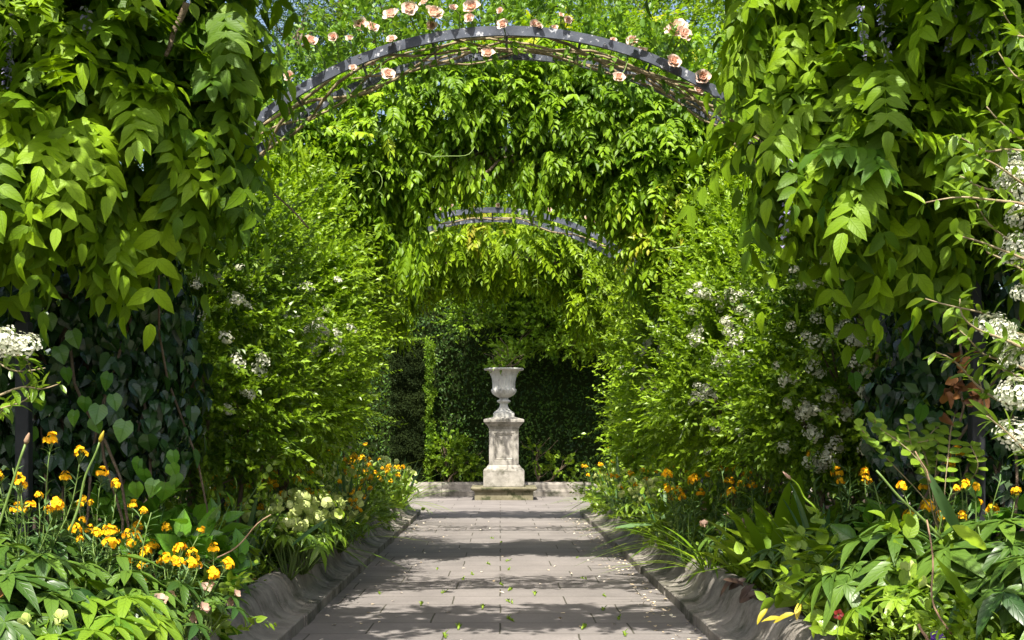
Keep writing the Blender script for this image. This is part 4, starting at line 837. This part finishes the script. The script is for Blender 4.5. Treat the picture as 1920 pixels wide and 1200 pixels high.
# ================================================================== BORDER PLANTS (prototypes round the origin, then copies)
def floret_cluster(q, mat, n=17, rad=.030, ps=.0145, four=True):
    a = Acc(); u = rvec(n); u[:, 2] = np.abs(u[:, 2])*1.1; u = nrm(u); P = u*rad*(1, 1, 1.3)*(.7+.5*rng.random((n, 1)))
    for p, d in zip(P, u):
        d = nrm(d+rvec(1)[0]*.3); ref = nrm(np.cross(d, (.3, .2, .9))); b = np.cross(d, ref); k = 4 if four else 5
        ph = np.arange(k)*2*math.pi/k+rng.random(); out = ref*np.cos(ph)[:, None]+b*np.sin(ph)[:, None]
        leaves(a, np.repeat(p[None], k, 0), out+d*.3, np.repeat(d[None], k, 0)+out*-.2, ps, ps*.95, np.clip(.25+.7*rng.random()+.1*rng.normal(size=k), 0, 1), T_EL, .25, .2)
    for p in P[::2]: tube(a, [(0, 0, -rad*1.4), tuple(p*.9)], .0013, 3, mi=1)
    return a.mesh('flower_cluster', [M[mat], M['stem']])
ORANGE = [floret_cluster(q, 'orange') for q in range(4)]
PROTO = {}
def proto(name, cat): 
    t = empty(name, (0, 0, 0), None, cat); return t
def wallflower(seed, h=.6, stems_=13, ncl=11, spread=.26):
    r = random.Random(seed); t = proto('wallflower', 'wallflower'); a = Acc(); s_ = Acc(); tops = []
    for i in range(stems_):
        an = i*2.4+r.random(); rd = spread*r.uniform(.2, 1.0); hh = h*r.uniform(.65, 1.05)
        e = np.array((rd*math.cos(an), rd*math.sin(an), hh)); p = wander((e[0]*.15, e[1]*.15, -.02), e, 10, .02, -.03*0, seed*20+i)
        tube(s_, p, np.linspace(.0045, .0022, 10), 5); tops.append((p[-1], nrm(p[-1]-p[-3])))
        k = 42; idx = rng.integers(0, 9, k); f = rng.random((k, 1)); P = p[idx]*(1-f)+p[np.minimum(idx+1, 9)]*f; tg = nrm(np.gradient(p, axis=0))[idx]
        rad = rvec(k); rad = nrm(rad-(rad*tg).sum(1, keepdims=True)*tg); L = .075*(.6+.6*rng.random(k))*(1.15-.5*P[:, 2]/h)
        leaves(a, P, rad*.8+tg*.8, UP[None]*.6+rvec(k)*.3+tg*.3, L, L*.17, .2+.7*rng.random(k), T_LN, .3, .3)
    part('leaves', a, M['wall_leaf'], t); part('stems', s_, M['stem'], t)
    for p, d in tops[:ncl]:
        o = link('flower_cluster', r.choice(ORANGE), t, p+d*.01); s = r.uniform(.5, 1.0); o.scale = (s, s, s*1.15); o.rotation_euler = Vector(d).to_track_quat('Z', 'Y').to_euler()
    return t
def hellebore(seed, mat='helle', n=22, rad=.30, h=.34, ll=.15, flowers=None, nf=0, fh=.42):
    r = random.Random(seed); t = proto('hellebore', 'hellebore'); a = Acc(); s_ = Acc()
    for i in range(n):
        an = i*2.4+r.random()*.6; rd = rad*math.sqrt((i+.5)/n); hh = h*(1.05-.45*(i/n))*r.uniform(.8, 1.15)
        c = np.array((rd*math.cos(an), rd*math.sin(an), hh)); tube(s_, wander((c[0]*.1, c[1]*.1, -.02), c, 6, .015, -.02, seed*40+i), np.linspace(.005, .003, 6), 5)
        up = nrm(np.array((math.cos(an)*.55*rd/rad, math.sin(an)*.55*rd/rad, 1))+rvec(1)[0]*.2); k = r.choice((5, 7, 7, 9)); f = nrm(np.cross(up, (math.sin(an), -math.cos(an), 0.01))); b = np.cross(up, f)
        ph = np.linspace(-2.2, 2.2, k); D = f*np.cos(ph)[:, None]+b*np.sin(ph)[:, None]; L = ll*(.75+.35*np.cos(ph*.5))*r.uniform(.8, 1.15)
        leaves(a, np.repeat(c[None], k, 0), D-UP*.15, np.repeat(up[None], k, 0)+rvec(k)*.12, L, L*.30, np.clip(.3+.5*rng.random()+.15*rng.normal(size=k), 0, .95), T_OV, .35, .35, .05, smooth=True)
    part('leaves', a, M[mat], t); part('leaf_stalks', s_, M['stem'], t)
    if flowers:
        P5 = []
        for q in range(2):
            fa = Acc(); ph = np.arange(5)*2*math.pi/5; out = np.stack([np.cos(ph), np.sin(ph), 0*ph], 1)
            leaves(fa, out*.004, out+UP*.45, UP[None]-out*.4, .032, .034, .2+.7*rng.random(5), T_EL, .3, -.35, smooth=True)
            tube(fa, [(0, 0, -.02), (0, 0, .004)], .003, 5); P5.append(fa.mesh('flower', M[flowers]))
        for i in range(nf):
            an = r.uniform(0, 6.28); rd = rad*r.uniform(.2, 1.1); hh = fh*r.uniform(.6, 1.1); e = np.array((rd*math.cos(an), rd*math.sin(an), hh))
            o = link('flower', r.choice(P5), t, e); s = r.uniform(.8, 1.3); o.scale = (s, s, s); o.rotation_euler = (r.uniform(.6, 1.9), r.uniform(-.4, .4), r.uniform(-1.2, 1.2))
    return t
def strap_clump(seed, name, mat, n=22, L=.45, wd=.03, lean=.5, curl=.45, T=T_ST, wave=.0, rad=.08, tip=None):
    r = random.Random(seed); t = proto(name, name.replace('_', ' ')); a = Acc(); ph = np.arange(n)*2.4+rng.random(n)*.5; out = np.stack([np.cos(ph), np.sin(ph), 0*ph], 1)
    P = out*rad*rng.random((n, 1))-UP*.02; ln = lean*(.3+1.1*rng.random((n, 1)))
    leaves(a, P, UP+out*ln, -out+UP*.3+rvec(n)*.15, L*(.65+.5*rng.random(n)), wd*(.8+.4*rng.random(n)), .15+.75*rng.random(n), T, .25, curl, wave, smooth=True, wavef=4)
    a2 = Acc(); part('leaves', a, M[mat], t); return t
def leafy(seed, name, mat, n=40, rad=.22, h=.3, ll=.07, lw=.04, k=8, T=T_OV, L=.2, base=.5, **kw):
    t = proto(name, name.replace('_', ' ')); P, N = shell([(0, 0, h*.5, rad, rad, h*.55)], n, .7, .2, back=1, zmin=.0); a = Acc()
    sprays(a, P, N, L, k, ll, lw, T, base=base, twigw=.004, ang=1.0, smooth=True, **kw); part('leaves', a, M[mat], t)
    s_ = Acc(); r = random.Random(seed)
    for i in range(8): tube(s_, wander((0, 0, -.02), (r.uniform(-.7, .7)*rad, r.uniform(-.7, .7)*rad, h*r.uniform(.5, .9)), 7, .02, 0, seed+i), .003, 5)
    part('stems', s_, M['stem'], t); return t
PK = {
 'wall_tall': wallflower(1, .80, 13, 12, .24), 'wall_mid': wallflower(2, .55, 14, 13, .26), 'wall_low': wallflower(3, .42, 12, 11, .24), 'wall_few': wallflower(4, .55, 9, 5, .22),
 'helle': hellebore(5), 'helle2': hellebore(6, n=18, rad=.26, ll=.17), 'helle_b': hellebore(7, 'helle_bright', 18, .28, .32, .14),
 'helle_fl': hellebore(8, 'helle_bright', 16, .24, .30, .11, 'hflower', 50, .42), 'helle_gr': hellebore(28, 'helle_bright', 18, .26, .32, .13, 'hflower', 9, .38), 'helle_pk': hellebore(9, 'helle', 12, .22, .24, .10, 'hpink', 9, .28),
 'fern': strap_clump(10, 'harts_tongue_fern', 'fern', 20, .46, .055, .6, .30, T_ST, .18), 'fern2': strap_clump(11, 'harts_tongue_fern', 'fern', 16, .38, .05, .8, .35, T_ST, .22),
 'iris': strap_clump(12, 'iris', 'iris', 16, .62, .030, .35, .18), 'lily': strap_clump(13, 'daylily', 'border_leaf', 46, .55, .018, .75, .8), 'lily2': strap_clump(14, 'daylily', 'fern', 40, .50, .018, .8, .8),
 'leafy': leafy(15, 'leafy_perennial', 'border_leaf'), 'leafy2': leafy(16, 'leafy_perennial', 'border_leaf', 50, .25, .36, .05, .03, 10, L=.22, base=.6), 'leafy_b': leafy(17, 'leafy_perennial', 'helle_bright', 34, .22, .28, .09, .055, 7, base=.6),
 'peony': hellebore(18, 'helle', 16, .30, .42, .20), 'broad': leafy(19, 'leafy_perennial', 'ivy_bright', 36, .2, .3, .10, .075, 6, T_HEART, base=.6),
}
DESC = {
 'wall': ('orange flowered wallflower', 'wallflower', 'orange wallflowers in the borders'), 'hfl': ('pale green flowered hellebore', 'hellebore', 'hellebores in the borders'), 'hpk': ('hellebore with faded pink flowers', 'hellebore', 'hellebores in the borders'),
 'hel': ('dark leaved hellebore clump', 'hellebore', 'hellebores in the borders'), 'hlb': ('fresh green hellebore clump', 'hellebore', 'hellebores in the borders'), 'fern': ('yellow green strap leaved fern', 'fern', 'ferns in the borders'),
 'iris': ('upright blue green iris blades', 'iris', 'iris clumps in the borders'), 'lily': ('clump of narrow arching leaves', 'daylily', 'arching leaf clumps in the borders'), 'leafy': ('low leafy green perennial', 'perennial', 'leafy perennials in the borders'), 'broad': ('broad glossy leaved green plant', 'plant', 'leafy perennials in the borders'), 'pny': ('big leaved dark peony clump', 'peony', 'hellebores in the borders')}
KMAP = dict(wall_tall='wall', wall_mid='wall', wall_low='wall', wall_few='wall', helle='hel', helle2='hel', helle_b='hlb', helle_fl='hfl', helle_gr='hfl', helle_pk='hpk', fern='fern', fern2='fern', iris='iris', lily='lily', lily2='lily', leafy='leafy', leafy2='leafy', leafy_b='leafy', peony='pny', broad='broad')
PLACED = []
for k_, o in PK.items(): o['used'] = 0
def bedz(x, y): 
    P = np.array((x, y, 0.)); return .25+.035*float(wob(P, 2.1))+.02*float(wob(P, 6.3, 2))+.10*min(1, max(0, (abs(x)-(PW+.33))/(5.2-PW-.33)*3))
def put(kind, x, y, s=1., z=None, rot=None, sz=None):
    o = PK[kind]
    if o['used']: o = copy_tree(o)
    else: o['used'] = 1
    o.location = (x, y, (bedz(x, y)-.01) if z is None else z); o.rotation_euler = (0, 0, random.uniform(0, 6.28) if rot is None else rot); o.scale = (s, s, s*(sz or 1))
    PLACED.append((KMAP[kind], x, y, o)); return o
rb = random.Random(12)
# --- left border, the big foreground plants first
for k_, x, y, s in (('wall_tall', -2.12, 5.75, 1.05), ('wall_tall', -1.92, 6.0, .92), ('wall_mid', -1.66, 6.1, 1.0), ('wall_low', -1.50, 5.95, 1.0), ('wall_few', -1.75, 5.7, 1.1),
                    ('helle', -1.95, 5.15, 1.35), ('helle_b', -1.62, 5.05, 1.2), ('helle', -1.70, 5.6, 1.1), ('helle_b', -2.15, 5.0, 1.3), ('helle2', -1.88, 4.75, 1.1), ('helle_gr', -1.72, 4.8, .9), ('helle_b', -1.55, 4.7, .9), ('helle_pk', -1.48, 5.55, 1.0), ('helle_pk', -1.42, 6.1, .9),
                    ('broad', -1.72, 6.6, 1.6), ('broad', -1.72, 7.1, .9), ('helle2', -1.72, 6.75, .9), ('peony', -1.74, 7.3, .85), ('helle2', -1.78, 7.7, 1.0), ('helle2', -1.9, 7.2, 1.3), ('leafy', -1.52, 6.4, .9), ('iris', -1.72, 7.9, .9), ('helle', -2.2, 6.6, 1.5), ('helle', -2.5, 5.9, 1.6),
                    ('helle_fl', -1.45, 8.75, 1.2), ('helle_fl', -1.42, 9.15, 1.2), ('helle_fl', -1.45, 9.6, 1.2), ('helle_fl', -1.45, 10.6, .9), ('wall_mid', -1.75, 9.3, 1.2), ('wall_few', -2.0, 8.7, 1.3), ('iris', -1.7, 8.4, 1.0), ('lily', -2.0, 9.6, 1.2), ('leafy2', -1.95, 8.1, 1.4),
                    ('wall_mid', -1.42, 11.2, .9), ('wall_mid', -1.45, 12.3, .9)):
    put(k_, x, y, s)
# --- right border foreground
for k_, x, y, s in (('peony', 1.83, 5.9, 1.15), ('peony', 2.15, 5.6, 1.2), ('leafy_b', 1.78, 6.3, 1.2), ('leafy_b', 1.80, 5.9, 1.3), ('fern', 1.78, 6.6, .9), ('fern2', 1.70, 6.1, .8), ('wall_few', 2.0, 6.1, 1.3), ('wall_tall', 2.18, 6.0, 1.0), ('helle_gr', 2.0, 5.5, 1.1), ('helle_b', 1.8, 5.5, 1.0), ('fern', 2.02, 5.15, 1.1), ('helle', 2.2, 5.0, 1.3),
                    ('leafy2', 1.78, 5.5, .7), ('leafy', 1.76, 5.25, .6), ('leafy_b', 1.85, 5.0, .7), ('helle_b', 1.95, 4.8, .6), ('leafy', 1.75, 4.85, .6), ('broad', 2.3, 6.4, 1.5), ('helle2', 1.95, 6.7, 1.3), ('helle', 2.35, 7.0, 1.5),
                    ('peony', 1.80, 7.1, .9), ('helle', 1.72, 7.6, .8), ('fern', 1.75, 8.2, 1.6), ('fern', 1.95, 8.4, 1.7), ('fern2', 1.72, 8.0, 1.1), ('fern2', 1.64, 8.6, 1.0), ('iris', 1.9, 7.6, 1.0), ('wall_few', 1.7, 9.0, 1.3), ('wall_few', 2.2, 8.0, 1.5), ('lily', 2.3, 7.7, 1.4), ('helle', 2.2, 7.4, 1.3)):
    put(k_, x, y, s)
# --- the rest of both borders, receding
MIXL = ['wall_few', 'wall_mid', 'lily', 'leafy2', 'helle_fl', 'leafy', 'iris', 'wall_mid', 'fern2', 'leafy_b', 'lily2']
MIXR = ['lily2', 'leafy_b', 'wall_mid', 'fern2', 'lily2', 'wall_few', 'leafy2', 'helle_pk', 'iris', 'fern', 'helle_fl', 'lily']
for sx, y0, mix in ((-1, 9.9, MIXL), (1, 9.2, MIXR)):
    y = y0; i = 0
    while y < 19.3:
        put(mix[i % len(mix)], sx*(1.47+rb.uniform(-.06, .05)), y+rb.uniform(-.1, .1), rb.uniform(.95, 1.25)); i += 1
        put(mix[(i*5+2) % len(mix)], sx*(1.80+rb.uniform(-.08, .08)), y+rb.uniform(-.1, .2), rb.uniform(1.15, 1.5)); i += 1
        if i % 3: put(mix[(i*3+1) % len(mix)], sx*(2.15+rb.uniform(-.08, .08)), y+rb.uniform(-.1, .2), rb.uniform(1.3, 1.6))
        y += .52+.02*y*.5
from collections import defaultdict
byk = defaultdict(list)
for k_, x, y, o in PLACED: byk[(k_, x > 0)].append((y, abs(x), o))
for (k_, right), lst in byk.items():
    lst.sort(key=lambda e: e[:2]); side = 'right' if right else 'left'
    base_, cat, grp = DESC[k_]
    for i, (y, x, o) in enumerate(lst):
        nth = ORD[i] if i < 20 else 'twenty-%s' % ORD[i-20]
        where = 'by the edging' if x < 1.6 else ('under the shrubs' if x > 1.98 else 'mid bed')
        o['label'] = '%s, %s from the camera, %s, %s border' % (base_, nth, where, side)
        o['category'] = cat; o['group'] = grp
        if 'used' in o: del o['used']

# --- single stalks and blades
def stalk(label, p0, p1, r0, mat, tipmat=None, am=.02, seed=0, cat='stem', name='bare_stalk', tipr=1.6):
    t = empty(name, p0, label, cat); a = Acc(); p = wander(p0, p1, 12, am, 0, seed); tube(a, p, np.linspace(r0, r0*.7, 12), 7); part('stem', a, M[mat], t)
    if tipmat:
        a = Acc(); d = nrm(p[-1]-p[-3]); tube(a, [p[-1]-d*.002, p[-1]+d*.012, p[-1]+d*.03, p[-1]+d*.05], [r0*.7, r0*tipr, r0*tipr*.8, r0*.3], 8); part('tip', a, M[tipmat], t)
stalk('thick green bulb stalk with a cut tip leaning at the far left edge', W(-40, 1130, 5.5), W(48, 832, 5.5), .0075, 'stem', 'drystem', .012, 1)
stalk('green bulb stalk with swollen yellow tip rising among the left wallflowers', W(130, 1000, 5.4), W(187, 828, 5.4), .006, 'stem', 'yellowleaf', .012, 2)
stalk('long straight green stalk slanting across the right border', W(1765, 1010, 5.2), W(1643, 882, 5.2), .006, 'stem', None, .004, 3)
stalk('short stalk with pink withered tip beside the right border ferns', W(1535, 965, 6.0), W(1482, 897, 6.0), .0055, 'fern', 'hpink', .012, 4)
stalk('thin bent stalk with pale dry tip in front of the right peony', W(1745, 905, 5.4), W(1716, 846, 5.4), .004, 'drystem', None, .008, 5)
stalk('curving reddish brown stem low in the right foreground', W(1785, 1190, 5.0), W(1738, 975, 5.1), .0045, 'drystem', None, .02, 6)
stalk('pale cut stick lying at the lower right corner', W(1745, 1215, 4.9), W(1722, 1170, 4.9), .007, 'drystem', None, .003, 7)
stalk('slanting brown stalk over the dark left hellebores', W(390, 1055, 6.3), W(508, 965, 6.3), .004, 'drystem', None, .015, 8)
def blade(label, p0, D, N, L, w, mat, fold=.3, curl=.15, tint=.6):
    t = empty('iris_leaf_plant', p0, label, 'leaf'); a = Acc(); leaves(a, np.array([p0]), np.array([D], float), np.array([N], float), L, w, tint, T_ST, fold, curl, .05, smooth=True)
    t2 = part('blade', a, M[mat], t); return t
blade('long glaucous leaf blade drooping between the right wallflowers', W(1740, 885, 5.6), (.5, .1, -1), (-.6, -1, .1), .36, .05, 'iris')
blade('single broad grey green leaf lying out over the right edging', W(1228, 984, 11.0), (-1, -.15, .0), (0, -.35, 1), .36, .075, 'iris', .15, .1, .8)
blade('dark upright blade slanting over the left pale hellebore flowers', W(545, 1025, 8.2), (.85, .1, .75), (-.5, -1, .3), .30, .03, 'iris', .2, .1, .2)
blade('broad bright leaf held upright at the right side of the foreground', W(1850, 1030, 5.2), (-.7, -.1, .55), (.3, -1, .6), .17, .07, 'fern', .2, .1, .9)
# oval-leaved snowberry-like sprays at right
t = empty('snowberry', W(1755, 1000, 6.0)*(1, 1, 0)+(0, 0, .3), 'arching shrub with rows of rounded bright leaves by the right post', 'shrub')
a = Acc(); b = Acc(); r = random.Random(8)
for i, (x0, y0, x1, y1) in enumerate(((1760, 1000, 1612, 800), (1760, 1000, 1640, 785), (1765, 1000, 1700, 790), (1765, 1000, 1790, 780), (1770, 1000, 1720, 830), (1775, 1000, 1820, 835), (1760, 980, 1660, 815), (1770, 990, 1760, 800))):
    p = wander(W(x0, y0, 6.0), W(x1, y1, 5.8+.05*i), 14, .04, -.05, i+60); tube(b, p, .0028, 5)
    for j in range(6, 14):
        tg = nrm(p[j]-p[j-1]); sd = nrm(np.cross(tg, (0, -.6, .8)))
        for s in (-1, 1): leaves(a, p[j][None], (tg*.4+sd*s)[None], (UP*.8+np.array((0, -.6, 0))+rvec(1)[0]*.2)[None], .055*r.uniform(.8, 1.2), .044, r.uniform(.5, .9), T_EL, .15, .15, smooth=True)
part('leaves', a, M['helle_bright'], t); part('twigs', b, M['rosecane'], t)
# dark withered leaves over the edging, yellowed leaf, small flowers
def loose(name, label, cat, specs, mat, L, wd, T=T_EL, curl=.5):
    P = np.array([W(*s) for s in specs]); t = empty(name, P.mean(0), label, cat); a = Acc(); n = len(P)
    leaves(a, P, rvec(n)*(1, .3, .5)-np.array((.3, .2, .3)), UP[None]+np.array((0, -.6, 0))+rvec(n)*.3, L, wd, rng.random(n), T, .4, curl, .1, smooth=True); part('leaves', a, M[mat], t); return t
loose('withered_leaves', 'dark withered leaves drooping over the right stone edging', 'dead leaves', [(1400, 1085, 7.0), (1415, 1095, 6.95), (1385, 1085, 7.0), (1425, 1110, 6.9), (1395, 1100, 6.95), (1405, 1120, 6.9)], 'darkleaf', .12, .05)
loose('yellowing_leaves', 'yellowing leaves lying on the near right stone edging', 'dead leaves', [(1440, 1140, 6.3), (1470, 1160, 6.2), (1490, 1150, 6.1), (1500, 1130, 6.1)], 'yellowleaf', .10, .03)
loose('brown_leaf', 'folded brown leaf at the left edge of the foreground', 'dead leaf', [(12, 1110, 4.7)], 'brown', .10, .07)
def small_flower(name, label, cat, p, mat, s):
    t = empty(name, p-np.array((0, 0, .12)), label, cat); a = Acc(); ph = np.arange(5)*1.2566; o = np.stack([np.cos(ph), 0*ph-.2, np.sin(ph)], 1); leaves(a, p+o*.004, o, np.array([(0, -1, .3)]*5), s, s*1.05, rng.random(5), T_EL, .2, .2, smooth=True)
    part('petals', a, M[mat], t); a = Acc(); tube(a, wander(p-np.array((0, -.01, .16)), p+(0, .006, 0), 6, .01, 0, 3), .002, 5); part('stem', a, M['stem'], t)
small_flower('red_flower', 'small dark red and orange flower beside the right edging', 'flower', W(1572, 1152, 5.3), 'redpetal', .019)
small_flower('pansy', 'deep violet pansy at the bottom right corner', 'flower', W(1757, 1196, 4.85), 'violet', .028)

# ---- weeds in the paving joints and fallen petals
WP = []
for q in range(3):
    a = Acc(); n = 22; P = (rng.random((n, 3))-.5)*(.010, .16, 0); leaves(a, P, rvec(n)*(.35, 1, .3)+UP*.7, rvec(n)+UP, .026*(.5+rng.random(n)), .011, .4+.6*rng.random(n), T_MD, .2, .4); WP.append(a.mesh('weed_tuft', M['hedge_bright']))
r = random.Random(3)
for wi, (px, py, s) in enumerate(sorted(((957, 1163, 1.1), (860, 1178, 1.1), (835, 1193, 1.1), (905, 1140, 1.0), (956, 1130, 1.0), (1003, 1115, 1.0), (833, 1111, .9), (940, 1097, .9), (957, 1107, .9), (885, 1077, .9), (868, 1086, .9), (916, 1058, .9), (953, 1052, .9), (954, 1068, .9), (790, 1134, .9), (1095, 1178, 1.), (1132, 1143, .9), (1160, 1160, .9), (1133, 1118, .8), (1172, 1190, 1.), (1095, 1086, .8), (820, 1068, .7), (712, 1113, .8), (940, 1018, .8), (923, 1010, .8), (1082, 1046, .7)), key=lambda e: -e[1])):
    p = W(px, py, 2400*1.2/(py-820)); o = link('weed_tuft', r.choice(WP), None, (p[0], p[1], .001)); o.scale = (s, s, s); o.rotation_euler = (0, 0, r.uniform(-.3, .3)); tag(o, '%s weed tuft counted from the near end of the paving joints' % (ORD[wi] if wi < 20 else 'twenty-'+ORD[wi-20]), 'weed', 'weed tufts in the paving joints')
a = Acc(); n = 420; y = 6+13*rng.random(n)**1.3; x = PW-.02-np.abs(rng.normal(size=n))*.16; x = np.where(rng.random(n) < .16, -PW+.05+np.abs(rng.normal(size=n))*.3, x); x = np.where(rng.random(n) < .08, (rng.random(n)-.5)*2.2, x)
P = np.stack([x, y, .004+.004*rng.random(n)], 1); leaves(a, P, rvec(n)*(1, 1, .15), UP[None]+rvec(n)*.25, .028*(.5+rng.random(n)), .022, rng.random(n), T_EL, .25, .1)
tag(link('fallen_petals', a.mesh('fallen_petals', M['petal'])), 'pale petals scattered on the paving along the right edging', 'petals', kind='stuff')
a = Acc(); n = 2600; sx = np.where(rng.random(n) < .5, -1, 1); x = (PW+.36+rng.random(n)**1.5*2.2)*sx; y = 4+15.6*rng.random(n); P = np.stack([x, y, 0*x], 1); P[:, 2] = .25+.035*wob(P, 2.1)+.02*wob(P, 6.3, 2)+.10*np.clip((np.abs(x)-(PW+.33))/(5.2-PW-.33)*3, 0, 1)+.02
leaves(a, P, rvec(n)*(1, 1, .2), UP[None]+rvec(n)*.5, .06, .03, rng.random(n), T_MD, .3, .3); tag(link('leaf_litter', a.mesh('leaf_litter', M['brown'])), 'dry leaf litter on the soil of the borders', 'leaf litter', kind='stuff')
# low creeping growth that fills the beds between the plants
a = Acc(); n = 5200; sx = np.where(rng.random(n) < .5, -1, 1); x = (PW+.30+rng.random(n)**1.2*1.7)*sx; y = 4+15.7*rng.random(n); P = np.stack([x, y, 0*x], 1); P[:, 2] = .25+.035*wob(P, 2.1)+.10*np.clip((np.abs(x)-(PW+.33))/(5.2-PW-.33)*3, 0, 1)
sprays(a, P, UP[None]+rvec(n)*.8, .16, 7, .045, .026, T_MD, base=.5, ang=1.0, twigw=.004); tag(link('ground_cover', a.mesh('ground_cover', M['border_leaf'])), 'low leafy ground cover between the border plants', 'ground cover', kind='stuff')
